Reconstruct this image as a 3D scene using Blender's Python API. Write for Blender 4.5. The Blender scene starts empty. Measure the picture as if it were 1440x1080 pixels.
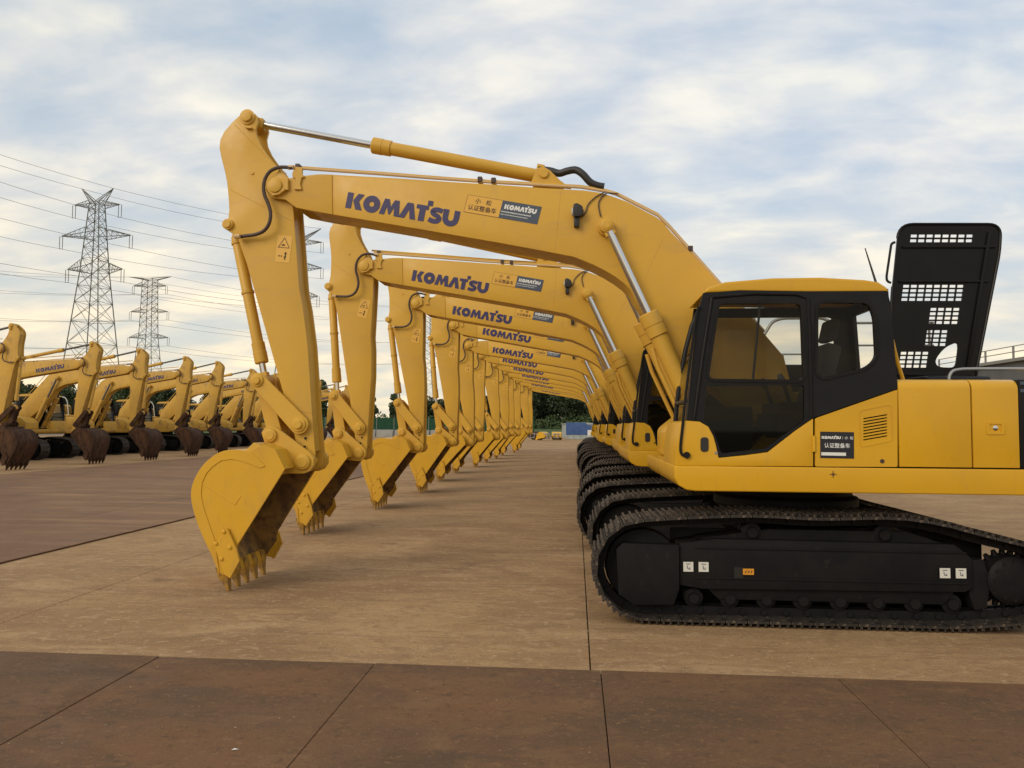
import bpy, bmesh, math, random
from mathutils import Vector, Matrix
from mathutils.geometry import tessellate_polygon
random.seed(7)
R = math.radians
scene = bpy.context.scene
COL = scene.collection

# ------------------------------------------------------------------ camera
F, CAM_H = 1100.0, 1.753                       # focal length in pixels of a 1440 wide frame, eye height
cam = bpy.data.cameras.new('camera')
cam.sensor_width = 36.0
cam.lens = 36.0 * F / 1440.0
cam.clip_start, cam.clip_end = 0.05, 6000
cam_o = bpy.data.objects.new('camera', cam)
COL.objects.link(cam_o)
CAM_M = Matrix.Rotation(R(4.68), 3, 'Z') @ Matrix.Rotation(R(93.0), 3, 'X') @ Matrix.Rotation(R(0.4), 3, 'Z')
cam_o.matrix_world = Matrix.Translation((0, 0, CAM_H)) @ CAM_M.to_4x4()
scene.camera = cam_o
scene.render.resolution_x, scene.render.resolution_y = 1024, 768

# ------------------------------------------------------------------ sky
SUN_AZ, SUN_EL = R(220), R(28)                 # compass angle of the sun (from +Y towards +X)
world = bpy.data.worlds.new('World')
scene.world = world
world.use_nodes = True
nt = world.node_tree
nt.nodes.clear()
def wn(t, **k):
    n = nt.nodes.new(t)
    for a, b in k.items(): setattr(n, a, b)
    return n
def wl(a, b): nt.links.new(a, b)
w_out, w_bg = wn('ShaderNodeOutputWorld'), wn('ShaderNodeBackground')
w_bg.inputs['Strength'].default_value = 0.115
wl(w_bg.outputs[0], w_out.inputs[0])
sky = wn('ShaderNodeTexSky', sky_type='NISHITA', sun_disc=False, sun_elevation=SUN_EL, sun_rotation=SUN_AZ)
sky.air_density, sky.dust_density = 1.0, 1.5
tc, sep = wn('ShaderNodeTexCoord'), wn('ShaderNodeSeparateXYZ')
wl(tc.outputs['Generated'], sep.inputs[0])
def wmath(op, a, b=None, clamp=False):
    n = wn('ShaderNodeMath', operation=op, use_clamp=clamp)
    for i, s in enumerate((a, b)):
        if s is None: continue
        if isinstance(s, (int, float)): n.inputs[i].default_value = s
        else: wl(s, n.inputs[i])
    return n.outputs[0]
zc = wmath('MAXIMUM', sep.outputs[2], 0.0)
den = wmath('ADD', zc, 0.22)
comb = wn('ShaderNodeCombineXYZ')
wl(wmath('DIVIDE', sep.outputs[0], den), comb.inputs[0])
wl(wmath('DIVIDE', sep.outputs[1], den), comb.inputs[1])
def wnoise(scale, detail, rough, loc, sc=(1, 1, 1), dist=0.0):
    m = wn('ShaderNodeMapping')
    m.inputs['Location'].default_value = loc
    m.inputs['Scale'].default_value = sc
    m.inputs['Rotation'].default_value = (0, 0, R(20))
    wl(comb.outputs[0], m.inputs[0])
    n = wn('ShaderNodeTexNoise')
    n.inputs['Scale'].default_value = scale
    n.inputs['Detail'].default_value = detail
    n.inputs['Roughness'].default_value = rough
    n.inputs['Distortion'].default_value = dist
    wl(m.outputs[0], n.inputs['Vector'])
    return n.outputs[0]
def wramp(fac, stops):
    r = wn('ShaderNodeValToRGB')
    e = r.color_ramp.elements
    while len(e) > 1: e.remove(e[-1])
    e[0].position, e[0].color = stops[0][0], (*stops[0][1], 1)
    for p, c in stops[1:]:
        q = e.new(p); q.color = (*c, 1)
    wl(fac, r.inputs[0])
    return r.outputs[0]
def wmix(fac, a, b, mode='MIX'):
    n = wn('ShaderNodeMix', data_type='RGBA', blend_type=mode)
    if isinstance(fac, (int, float)): n.inputs[0].default_value = fac
    else: wl(fac, n.inputs[0])
    for i, s in ((6, a), (7, b)):
        if isinstance(s, tuple): n.inputs[i].default_value = (*s, 1)
        else: wl(s, n.inputs[i])
    return n.outputs[2]
def g3(v): return (v, v, v)
big = wnoise(1.25, 6, 0.55, (2.3, 5.1, 0), (1, 1.3, 1), 0.2)
fine = wnoise(3.8, 7, 0.52, (7.3, 1.1, 0), (0.8, 1.3, 1), 0.25)
mask = wramp(wmath('ADD', wmath('MULTIPLY', big, 0.72), wmath('MULTIPLY', fine, 0.28)),
             [(0.36, g3(0.12)), (0.47, g3(0.62)), (0.58, g3(1.0))])
# colour of the cloud deck by height: cream at the horizon, pale grey above (scaled for strength 0.1)
deck = wramp(zc, [(0.0, (8.8, 7.4, 5.3)), (0.08, (8.4, 7.5, 6.0)), (0.17, (7.5, 7.2, 6.6)), (0.30, (6.9, 7.0, 7.1)), (0.6, (6.9, 7.0, 7.2)), (1.0, (6.9, 7.0, 7.2))])
deck = wmix(1.0, deck, wramp(fine, [(0.33, (0.78, 0.85, 0.95)), (0.50, (1.0, 1.0, 1.0)), (0.66, (1.22, 1.165, 1.05))]), 'MULTIPLY')
gap = wmix(0.70, sky.outputs[0], (4.3, 5.6, 7.3))
gap = wmix(wramp(zc, [(0.0, g3(0.85)), (0.12, g3(0.5)), (0.3, g3(0.08)), (1.0, g3(0.0))]), gap, (7.4, 7.2, 6.1))
sunward = wn('ShaderNodeVectorMath', operation='DOT_PRODUCT')
wl(tc.outputs['Generated'], sunward.inputs[0]); sunward.inputs[1].default_value = (math.sin(SUN_AZ), math.cos(SUN_AZ), 0)
glow = wramp(wmath('MULTIPLY_ADD', sunward.outputs['Value'], 0.5), [(0.0, (0.97, 0.985, 1.0)), (0.5, (1.06, 1.02, 0.94)), (1.0, (1.10, 1.02, 0.88))])
glow.node.inputs[0].links[0].from_node.inputs[2].default_value = 0.5
wl(wmix(1.0, wmix(mask, gap, deck), glow, 'MULTIPLY'), w_bg.inputs['Color'])

# ------------------------------------------------------------------ sun and exposure
sun = bpy.data.lights.new('sun', 'SUN')
sun.energy, sun.angle, sun.color = 1.5, R(32), (1.0, 0.87, 0.68)
sun_o = bpy.data.objects.new('sun', sun)
COL.objects.link(sun_o)
sd = Vector((math.sin(SUN_AZ) * math.cos(SUN_EL), math.cos(SUN_AZ) * math.cos(SUN_EL), math.sin(SUN_EL)))
sun_o.rotation_euler = sd.to_track_quat('Z', 'Y').to_euler()
sun_o.location = sd * 200
scene.view_settings.view_transform = 'Standard'
scene.view_settings.look = 'None'
scene.view_settings.exposure = 0.0
scene.view_settings.gamma = 1.0

# ------------------------------------------------------------------ pixel -> place
def ray(x, y): return CAM_M @ Vector(((x - 720) / F, -(y - 540) / F, -1))
def atY(x, y, Y):
    d = ray(x, y); t = Y / d.y
    return Vector((d.x * t, Y, CAM_H + d.z * t))
def atZ(x, y, Z=0.0):
    d = ray(x, y); t = (Z - CAM_H) / d.z
    return Vector((d.x * t, d.y * t, Z))
Y1 = 8.48                                       # centre line of the first machine
XC = atY(833, 800, Y1 - 1.4).x + 2.035          # its swing centre
def L(x, y, v):                                 # photo pixel on the plane v (metres towards the cab side) -> (forward, up)
    p = atY(x, y, Y1 - v)
    return (XC - p.x, p.z)
def LP(v, *pts): return [L(x, y, v) for x, y in pts]
def Z(ox, oy, s, *pts): return [(ox + x / s, oy + y / s) for x, y in pts]

# ------------------------------------------------------------------ materials
MATS = {}
def mat(name, col, rough=0.5, metal=0.0, noise=None, bump=None, spec=0.5, coat=0.0, **kw):
    """noise: list of (scale, stretch, colour, lo, hi) layers mixed over the base; bump: (scale, strength, stretch)"""
    m = bpy.data.materials.new(name); MATS[name] = m
    m.use_nodes = True
    t = m.node_tree; b = t.nodes['Principled BSDF']
    b.inputs['Roughness'].default_value = rough
    b.inputs['Metallic'].default_value = metal
    b.inputs['Specular IOR Level'].default_value = spec
    b.inputs['Coat Weight'].default_value = coat
    b.inputs['Coat Roughness'].default_value = 0.15
    geo = t.nodes.new('ShaderNodeNewGeometry'); tco = t.nodes.new('ShaderNodeTexCoord')
    src = geo.outputs['Position'] if kw.get('world', False) else tco.outputs['Object']
    def nz(scale, stretch, detail=6, rough_=0.6):
        mp = t.nodes.new('ShaderNodeMapping'); mp.inputs['Scale'].default_value = stretch
        t.links.new(src, mp.inputs[0])
        n = t.nodes.new('ShaderNodeTexNoise'); n.inputs['Scale'].default_value = scale
        n.inputs['Detail'].default_value = detail; n.inputs['Roughness'].default_value = rough_
        n.inputs['Distortion'].default_value = kw.get('warp', 0.0)
        t.links.new(mp.outputs[0], n.inputs['Vector']); return n.outputs[0]
    last = None
    for (scale, stretch, c2, lo, hi) in (noise or []):
        n = nz(scale, stretch)
        rp = t.nodes.new('ShaderNodeMapRange'); rp.inputs[1].default_value = lo; rp.inputs[2].default_value = hi
        t.links.new(n, rp.inputs[0])
        mx = t.nodes.new('ShaderNodeMix'); mx.data_type = 'RGBA'
        t.links.new(rp.outputs[0], mx.inputs[0])
        if last is None: mx.inputs[6].default_value = (*col, 1)
        else: t.links.new(last, mx.inputs[6])
        mx.inputs[7].default_value = (*c2, 1)
        last = mx.outputs[2]
    if kw.get('tint', 0) :
        oi = t.nodes.new('ShaderNodeObjectInfo')
        rp = t.nodes.new('ShaderNodeMapRange'); rp.inputs[3].default_value = 1 - kw['tint']; rp.inputs[4].default_value = 1 + kw['tint'] * 0.6
        t.links.new(oi.outputs['Random'], rp.inputs[0])
        vm = t.nodes.new('ShaderNodeMix'); vm.data_type = 'RGBA'; vm.blend_type = 'MULTIPLY'; vm.inputs[0].default_value = 1
        if last is None: vm.inputs[6].default_value = (*col, 1)
        else: t.links.new(last, vm.inputs[6])
        t.links.new(rp.outputs[0], vm.inputs[7]); last = vm.outputs[2]
    if last is None: b.inputs['Base Color'].default_value = (*col, 1)
    else: t.links.new(last, b.inputs['Base Color'])
    if kw.get('rough_var'):
        n = nz(kw['rough_var'], (1, 1, 1)); rp = t.nodes.new('ShaderNodeMapRange')
        rp.inputs[1].default_value = .3; rp.inputs[2].default_value = .7
        rp.inputs[3].default_value = rough - .12; rp.inputs[4].default_value = rough + .12
        t.links.new(n, rp.inputs[0]); t.links.new(rp.outputs[0], b.inputs['Roughness'])
    if bump:
        n = nz(bump[0], bump[2] if len(bump) > 2 else (1, 1, 1), 8)
        bp = t.nodes.new('ShaderNodeBump'); bp.inputs['Strength'].default_value = bump[1]; bp.inputs['Distance'].default_value = kw.get('bdist', 0.01)
        t.links.new(n, bp.inputs['Height']); t.links.new(bp.outputs[0], b.inputs['Normal'])
    return m
one = (1, 1, 1)
mat('yellow', (0.6320, 0.3483, 0.0154), 0.36, spec=.35, noise=[(1.3, one, (0.5688, 0.3096, 0.0198), .4, .75), (9, (1, 1, .25), (0.5214, 0.2924, 0.0330), .58, .85), (40, one, (0.4740, 0.2838, 0.0550), .66, .78)], bump=(120, 0.03), coat=0.12, rough_var=5)
mat('boom_yellow', (0.6160, 0.3610, 0.0450), 0.42, spec=.35, noise=[(1.1, one, (0.5520, 0.3219, 0.0525), .4, .72), (6, (.3, 1, 1), (0.4960, 0.3001, 0.0825), .56, .80), (2.2, (1, 1, .3), (0.4800, 0.2871, 0.0900), .60, .80), (45, one, (0.4000, 0.2523, 0.1050), .66, .78)], bump=(90, 0.05), coat=0.06, rough_var=4)
mat('tooth_yellow', (0.4760, 0.2640, 0.0350), 0.55, spec=.3, noise=[(6, one, (0.2550, 0.1496, 0.0500), .40, .62), (16, one, (0.1360, 0.0880, 0.0500), .50, .70)], bump=(50, 0.3))
mat('bucket_yellow', (0.6314, 0.3526, 0.0220), 0.42, spec=.35, noise=[(1.6, one, (0.5576, 0.3096, 0.0300), .4, .72), (4, (1, 1, .35), (0.4756, 0.2752, 0.0500), .55, .78), (14, (1, 1, .5), (0.3444, 0.2150, 0.0700), .63, .76), (60, one, (0.3690, 0.2322, 0.0800), .64, .76)], bump=(60, 0.10), coat=0.05, rough_var=4)
mat('worn_yellow', (0.5712, 0.3388, 0.0550), 0.55, spec=.3, noise=[(1.2, one, (0.4872, 0.2904, 0.0660), .4, .7), (5, (1, 1, .4), (0.2772, 0.1672, 0.0770), .55, .72), (16, one, (0.1344, 0.0792, 0.0550), .66, .76)], bump=(30, 0.1))
mat('rusty_steel', (0.050, 0.026, 0.016), 0.8, spec=.15, noise=[(3, (1, 1, .25), (0.105, 0.052, 0.030), .45, .68), (12, (1, 1, .4), (0.022, 0.014, 0.010), .48, .70)], bump=(25, 0.3))
mat('bucket_inside', (0.40, 0.22, 0.05), 0.6, noise=[(3, one, (0.16, 0.09, 0.035), .35, .62), (11, one, (0.07, 0.042, 0.025), .46, .7)], bump=(20, .2))
mat('black_paint', (0.010, 0.010, 0.011), 0.45, spec=.15, noise=[(4, one, (0.016, 0.015, 0.015), .4, .75)], bump=(40, 0.04))
mat('cab_black', (0.011, 0.0115, 0.0135), 0.38, spec=.16, noise=[(3, one, (0.017, 0.017, 0.019), .4, .75)])
mat('hood_black', (0.005, 0.005, 0.006), 0.35, spec=.2, noise=[(4, one, (0.008, 0.008, 0.008), .45, .8)])
mat('undercarriage', (0.0085, 0.0085, 0.0105), 0.55, spec=.12, noise=[(3, one, (0.014, 0.013, 0.013), .4, .7), (10, one, (0.030, 0.023, 0.018), .62, .8)], bump=(30, 0.12))
mat('shoe_steel', (0.024, 0.020, 0.018), 0.55, metal=0.2, noise=[(7, one, (0.075, 0.056, 0.042), .45, .72), (22, one, (0.19, 0.145, 0.105), .54, .72)], bump=(50, 0.2), tint=.25)  # palest noise layer paints highlights into the shoe colour
mat('chrome', (0.62, 0.63, 0.65), 0.12, metal=1.0)
mat('pipe_steel', (0.58, 0.40, 0.20), 0.4)
mat('old_rod', (0.10, 0.095, 0.09), 0.5, metal=.3)
mat('rail_grey', (0.34, 0.35, 0.36), 0.4, metal=0.4)
mat('rubber', (0.018, 0.017, 0.018), 0.5)
mat('hose_brown', (0.055, 0.032, 0.025), 0.5)
mat('seat_fabric', (0.03, 0.03, 0.033), 0.9)
mat('dark_gap', (0.012, 0.010, 0.008), 0.8)
mat('logo_blue', (0.035, 0.030, 0.115), 0.45)
mat('decal_blue', (0.055, 0.075, 0.115), 0.4)
mat('decal_yellow', (0.70, 0.40, 0.06), 0.45)
mat('decal_black', (0.012, 0.013, 0.022), 0.35)
mat('print_white', (0.72, 0.74, 0.74), 0.5)
mat('print_brown', (0.10, 0.045, 0.02), 0.5)
mat('sticker_white', (0.62, 0.62, 0.58), 0.5)
mat('sticker_orange', (0.62, 0.27, 0.02), 0.5)
mat('lamp_glass', (0.5, 0.5, 0.48), 0.15)
mat('concrete', (0.350, 0.222, 0.109), 0.92, world=True, tint=.05, bdist=.006, spec=.15, warp=.9,
    noise=[(0.5, (.55, 1.0, 1), (0.265, 0.158, 0.078), .42, .62), (1.3, (.38, 1.1, 1), (0.425, 0.280, 0.148), .48, .68),
           (2.4, (.26, 1.2, 1), (0.245, 0.145, 0.075), .50, .68), (0.28, one, (0.42, 0.272, 0.138), .50, .68), (5.5, (.30, 1.2, 1), (0.250, 0.150, 0.080), .54, .70), (1.0, one, (0.205, 0.125, 0.070), .58, .72),
           (3.5, (.9, 1.1, 1), (0.285, 0.175, 0.092), .52, .68), (9, (.8, 1.1, 1), (0.43, 0.295, 0.165), .55, .70), (18, (.8, 1.1, 1), (0.23, 0.14, 0.078), .56, .70), (26, (.8, 1.2, 1), (0.52, 0.375, 0.225), .60, .72),
           (75, one, (0.215, 0.135, 0.08), .54, .68), (170, one, (0.50, 0.36, 0.225), .58, .70)],
    bump=(30, 0.7, (.8, 1, 1)))
mat('ground_dirt', (0.20, 0.15, 0.11), 0.9, world=True, noise=[(0.15, one, (0.13, 0.12, 0.07), .4, .6)], bump=(8, .3))
mat('steel_plate', (0.1425, 0.0806, 0.0445), 0.78, spec=.18, world=True, tint=.07, bdist=.004, warp=.5,
    noise=[(0.6, (.6, 1.3, 1), (0.1881, 0.0938, 0.0437), .42, .66), (1.4, (.5, 1.2, 1), (0.1049, 0.0643, 0.0395), .46, .66), (5, (.5, 1, 1), (0.1995, 0.1102, 0.0554), .54, .74), (12, (.9, 1, 1), (0.0969, 0.0592, 0.0353), .54, .72),
           (28, (.8, 1, 1), (0.2166, 0.1204, 0.0622), .56, .72), (90, one, (0.0855, 0.0530, 0.0336), .54, .70), (220, one, (0.2508, 0.1479, 0.0798), .58, .72)], bump=(70, 0.5), rough_var=2)
mat('purple_plate', (0.2150, 0.1256, 0.0714), 0.8, spec=.15, world=True, tint=.06, bdist=.004, warp=.4,
    noise=[(0.4, (.5, 1.2, 1), (0.1650, 0.0967, 0.0608), .40, .66), (2.0, (.22, 1.3, 1), (0.2850, 0.1693, 0.0897), .48, .70), (0.15, (1, .6, 1), (0.1600, 0.0911, 0.0608), .5, .65), (30, one, (0.2500, 0.1535, 0.0874), .56, .72)], bump=(50, 0.4), rough_var=2)
mat('pylon_steel', (0.21, 0.215, 0.205), 0.7, spec=.2)  # grey lightened to put haze into the colour of the far pylons
mat('warehouse_wall', (0.10, 0.105, 0.11), 0.7, noise=[(.8, (1, 1, .2), (0.07, 0.072, 0.075), .4, .7)])
mat('grit', (0.27, 0.19, 0.12), 0.95, spec=.1, noise=[(200, one, (0.40, 0.31, 0.22), .4, .6)])
mat('wire', (0.22, 0.22, 0.22), 0.6)
mat('leaf_dark', (0.030, 0.050, 0.020), 0.7, noise=[(0.35, one, (0.050, 0.078, 0.026), .4, .65)], tint=.25)
mat('leaf_light', (0.052, 0.080, 0.028), 0.7, noise=[(0.35, one, (0.075, 0.10, 0.040), .4, .65)], tint=.25)
mat('bark', (0.07, 0.05, 0.035), 0.9)
mat('hedge_leaf', (0.045, 0.082, 0.024), 0.8, world=True, noise=[(0.2, one, (0.07, 0.10, 0.035), .4, .65)])
mat('tarp_blue', (0.025, 0.07, 0.22), 0.5, noise=[(2, one, (0.04, 0.10, 0.27), .4, .7)], bump=(3, .6), bdist=.06)
mat('pale_panel', (0.33, 0.38, 0.38), 0.6, noise=[(1.5, (1, 1, .3), (0.26, 0.29, 0.28), .45, .75)])
mat('plastic_white', (0.72, 0.72, 0.70), 0.45)
mat('net_green', (0.012, 0.055, 0.032), 0.8, spec=.2, noise=[(3, one, (0.022, 0.072, 0.038), .4, .7)])
mat('block_grey', (0.33, 0.33, 0.32), 0.85, noise=[(2, one, (0.25, 0.25, 0.24), .4, .7)])
def glass(name, tint, gloss):
    m = bpy.data.materials.new(name); MATS[name] = m; m.use_nodes = True
    t = m.node_tree; t.nodes.clear()
    o = t.nodes.new('ShaderNodeOutputMaterial'); mx = t.nodes.new('ShaderNodeMixShader')
    tr = t.nodes.new('ShaderNodeBsdfTransparent'); tr.inputs[0].default_value = (*tint, 1)
    gl = t.nodes.new('ShaderNodeBsdfGlossy'); gl.inputs['Roughness'].default_value = 0.03
    fr = t.nodes.new('ShaderNodeFresnel'); fr.inputs[0].default_value = gloss
    t.links.new(fr.outputs[0], mx.inputs[0]); t.links.new(tr.outputs[0], mx.inputs[1]); t.links.new(gl.outputs[0], mx.inputs[2])
    t.links.new(mx.outputs[0], o.inputs[0])
glass('glass', (0.80, 0.80, 0.77), 1.28)
glass('glass_dark', (0.13, 0.15, 0.14), 1.32)

# ------------------------------------------------------------------ mesh helpers
class MB:
    def __init__(s): s.v, s.f = [], []
    def add(s, vs, fs):
        o = len(s.v); s.v += [tuple(v) for v in vs]; s.f += [tuple(i + o for i in f) for f in fs]; return s
    def box(s, x0, x1, y0, y1, z0, z1):
        return s.add([(x0, y0, z0), (x1, y0, z0), (x1, y1, z0), (x0, y1, z0), (x0, y0, z1), (x1, y0, z1), (x1, y1, z1), (x0, y1, z1)],
                     [(0, 3, 2, 1), (4, 5, 6, 7), (0, 1, 5, 4), (1, 2, 6, 5), (2, 3, 7, 6), (3, 0, 4, 7)])
    def prism(s, prof, v0, v1):
        """profile (u, w) extruded along v"""
        n = len(prof)
        a = sum(prof[i][0] * prof[(i + 1) % n][1] - prof[(i + 1) % n][0] * prof[i][1] for i in range(n))
        if a < 0: prof = prof[::-1]
        vs = [(u, v0, w) for u, w in prof] + [(u, v1, w) for u, w in prof]
        fs = [tuple(range(n)), tuple(range(2 * n - 1, n - 1, -1))]
        fs += [(i, n + i, n + (i + 1) % n, (i + 1) % n) for i in range(n)]
        return s.add(vs, fs)
    def plate(s, outer, holes, v0, v1):
        """profile with holes extruded along v"""
        loops = [outer] + holes
        flat = [p for l in loops for p in l]; n = len(flat)
        tris = tessellate_polygon([[Vector((u, w, 0)) for u, w in l] for l in loops])
        vs = [(u, v0, w) for u, w in flat] + [(u, v1, w) for u, w in flat]
        fs = [tuple(t) for t in tris] + [tuple(i + n for i in reversed(t)) for t in tris]
        o = 0
        for l in loops:
            k = len(l)
            fs += [(o + i, o + (i + 1) % k, n + o + (i + 1) % k, n + o + i) for i in range(k)]
            o += k
        return s.add(vs, fs)
    def tube(s, path, r, n=10, caps=True):
        """round tube along a polyline; r a number or one per point"""
        P = [Vector(p) for p in path]; k = len(P)
        rs = r if isinstance(r, (list, tuple)) else [r] * k
        ref = None; rings = []
        for i in range(k):
            d = (P[min(i + 1, k - 1)] - P[max(i - 1, 0)])
            if d.length < 1e-9: d = Vector((0, 0, 1))
            d.normalize()
            if ref is None:
                ref = d.orthogonal().normalized()
            else:
                ref = (ref - d * ref.dot(d)).normalized()
            b = d.cross(ref)
            rings.append([P[i] + (ref * math.cos(2 * math.pi * j / n) + b * math.sin(2 * math.pi * j / n)) * rs[i] for j in range(n)])
        vs = [q for g in rings for q in g]
        fs = [(i * n + j, i * n + (j + 1) % n, (i + 1) * n + (j + 1) % n, (i + 1) * n + j) for i in range(k - 1) for j in range(n)]
        if caps: fs += [tuple(range(n - 1, -1, -1)), tuple(range((k - 1) * n, k * n))]
        return s.add(vs, fs)
    def cyl(s, p0, p1, r, n=18): return s.tube([p0, p1], r, n)
    def lathe(s, p0, axis, prof, n=20):
        """prof: (distance along axis, radius)"""
        a = Vector(axis).normalized(); p0 = Vector(p0); x = a.orthogonal().normalized(); y = a.cross(x)
        vs = [p0 + a * d + (x * math.cos(2 * math.pi * j / n) + y * math.sin(2 * math.pi * j / n)) * r for d, r in prof for j in range(n)]
        k = len(prof)
        fs = [(i * n + j, i * n + (j + 1) % n, (i + 1) * n + (j + 1) % n, (i + 1) * n + j) for i in range(k - 1) for j in range(n)]
        fs += [tuple(range(n - 1, -1, -1)), tuple(range((k - 1) * n, k * n))]
        return s.add(vs, fs)
    def mesh(s, name, bevel=0.0, seg=2, ang=32, smooth=True):
        me = bpy.data.meshes.new(name)
        me.from_pydata([tuple(v) for v in s.v], [], s.f)
        bm = bmesh.new(); bm.from_mesh(me)
        bmesh.ops.recalc_face_normals(bm, faces=bm.faces)
        if bevel:
            es = [e for e in bm.edges if len(e.link_faces) == 2 and e.calc_face_angle(0) > R(38)]
            bmesh.ops.bevel(bm, geom=es, offset=bevel, segments=seg, affect='EDGES', clamp_overlap=True, profile=0.6)
        bm.to_mesh(me); bm.free()
        if smooth:
            me.shade_smooth(); me.set_sharp_from_angle(angle=R(ang))
        me.materials.append(None)
        return me
def fillet(pts, r, n=4):
    out = []; k = len(pts)
    for i in range(k):
        rr = r[i] if isinstance(r, (list, tuple)) else r
        p = Vector(pts[i]); a = Vector(pts[i - 1]); b = Vector(pts[(i + 1) % k])
        da, db = (a - p), (b - p)
        t = min(rr, da.length * .48, db.length * .48)
        if t < 1e-5: out.append(tuple(p)); continue
        q0, q1 = p + da.normalized() * t, p + db.normalized() * t
        for j in range(n + 1):
            s = j / n
            out.append(tuple((1 - s) ** 2 * q0 + 2 * s * (1 - s) * p + s * s * q1))
    return out
def spline(pts, n=5, closed=False):
    """smooth curve through the points, any dimension"""
    P = [Vector(p) for p in pts]; out = []; k = len(P)
    for i in range(k if closed else k - 1):
        p0 = P[i - 1] if (closed or i > 0) else P[0]
        p1, p2 = P[i], P[(i + 1) % k]
        p3 = P[(i + 2) % k] if (closed or i + 2 < k) else P[-1]
        for j in range(n):
            t = j / n
            out.append(tuple(0.5 * ((2 * p1) + (p2 - p0) * t + (2 * p0 - 5 * p1 + 4 * p2 - p3) * t * t + (3 * p1 - p0 - 3 * p2 + p3) * t ** 3)))
    if not closed: out.append(tuple(P[-1]))
    return out
def circ(c, r, a0=0, a1=360, n=12): return [(c[0] + r * math.cos(R(a0 + (a1 - a0) * i / n)), c[1] + r * math.sin(R(a0 + (a1 - a0) * i / n))) for i in range(n + 1)]

def obj(name, me, m, parent=None, M=None):
    o = bpy.data.objects.new(name, me); COL.objects.link(o)
    if m:
        o.material_slots[0].link = 'OBJECT'; o.material_slots[0].material = MATS[m]
    if parent: o.parent = parent
    if M is not None: o.matrix_basis = M
    return o
def tag(o, label=None, cat=None, group=None, kind=None):
    if label: o['label'] = label
    if cat: o['category'] = cat
    if group: o['group'] = group
    if kind: o['kind'] = kind
    return o
def empty(name, loc=(0, 0, 0), rz=0.0):
    o = bpy.data.objects.new(name, None); COL.objects.link(o)
    o.empty_display_size = .3
    o.location = loc; o.rotation_euler = (0, 0, rz); return o

# ------------------------------------------------------------------ lettering
def stroke(pts, w):
    P = [Vector(p) for p in pts]; l, r = [], []
    for i in range(len(P)):
        d = (P[min(i + 1, len(P) - 1)] - P[max(i - 1, 0)]).normalized(); n = Vector((-d.y, d.x)) * w / 2
        l.append(tuple(P[i] + n)); r.append(tuple(P[i] - n))
    return l, r
def stroke_faces(pts, w):
    l, r = stroke(pts, w); n = len(l)
    return l + r, [(i, n + i, n + i + 1, i + 1) for i in range(n - 1)]
def logo():
    """bold seven letter word, unit height; returns verts, faces, width"""
    V, Fc = [], []
    def poly(p, x):
        o = len(V); V.extend([(a + x, b) for a, b in p]); Fc.append(tuple(range(o, o + len(p))))
    def quads(vf, x):
        o = len(V); V.extend([(a + x, b) for a, b in vf[0]]); Fc.extend([tuple(i + o for i in f) for f in vf[1]])
    poly([(0, 0), (.37, 0), (.37, 1), (0, 1)], 0)
    poly([(.42, .53), (.68, 1), (1.07, 1), (.80, .53), (1.08, 0), (.66, 0)], 0)
    ring = [(.53 + .35 * math.cos(a), .5 + .35 * math.sin(a)) for a in [2 * math.pi * i / 28 for i in range(29)]]
    quads(stroke_faces(ring, .38), 1.10)
    poly([(0, 0), (.22, 1), (.52, 1), (.67, .55), (.86, 1), (1.16, 1), (1.30, 0), (.96, 0), (.89, .52), (.70, .06), (.60, .06), (.43, .52), (.34, 0)], 2.18)
    poly([(0, 0), (.42, 1), (.80, 1), (1.08, 0), (.72, 0), (.60, .58), (.37, 0)], 3.44)
    poly([(0, .74), (.78, .74), (.78, 1), (0, 1)], 4.46)
    poly([(.22, 0), (.60, 0), (.60, .74), (.22, .74)], 4.46)
    poly([(.66, 1.02), (.98, 1.02), (.98, 1.34), (.66, 1.34)], 4.46)
    sp = spline([(.84, .80), (.62, .86), (.36, .84), (.22, .70), (.34, .56), (.58, .47), (.72, .32), (.60, .16), (.34, .13), (.06, .20)], 3)
    quads(stroke_faces(sp, .30), 5.28)
    up = [(.17, 1)] + circ((.52, .50), .35, 180, 360, 12) + [(.87, 1)]
    quads(stroke_faces(up, .35), 6.18)
    return V, Fc, 7.22
LOGO = logo()
TEXTS = {}
def text2d(body):
    if body not in TEXTS:
        cu = bpy.data.curves.new('t', 'FONT'); cu.body = body; cu.size = 1; cu.offset = 0.012
        o = bpy.data.objects.new('t', cu); COL.objects.link(o)
        bpy.context.view_layer.update()
        me = bpy.data.meshes.new_from_object(o.evaluated_get(bpy.context.evaluated_depsgraph_get()))
        vs = [(v.co.x, v.co.y) for v in me.vertices]; fs = [tuple(p.vertices) for p in me.polygons]
        bpy.data.objects.remove(o); bpy.data.curves.remove(cu); bpy.data.meshes.remove(me)
        x0 = min(v[0] for v in vs); y0 = min(v[1] for v in vs); y1 = max(v[1] for v in vs)
        vs = [((a - x0) / (y1 - y0), (b - y0) / (y1 - y0)) for a, b in vs]
        TEXTS[body] = (vs, fs, max(v[0] for v in vs))
    return TEXTS[body]
def lay(mb, t, org, right, up, w=None, h=None):
    """flat print: unit-height lettering t laid from org along right / up (3D unit vectors)"""
    vs, fs, tw = t
    if w is None: w = h * tw
    if h is None: h = w / tw
    O, Rv, U = Vector(org), Vector(right), Vector(up)
    mb.add([O + Rv * (a * w / tw) + U * (b * h) for a, b in vs], fs)
    return mb
def quad(mb, org, right, up, x0, x1, y0, y1):
    O, Rv, U = Vector(org), Vector(right), Vector(up)
    return mb.add([O + Rv * a + U * b for a, b in ((x0, y0), (x1, y0), (x1, y1), (x0, y1))], [(0, 1, 2, 3)])

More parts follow.
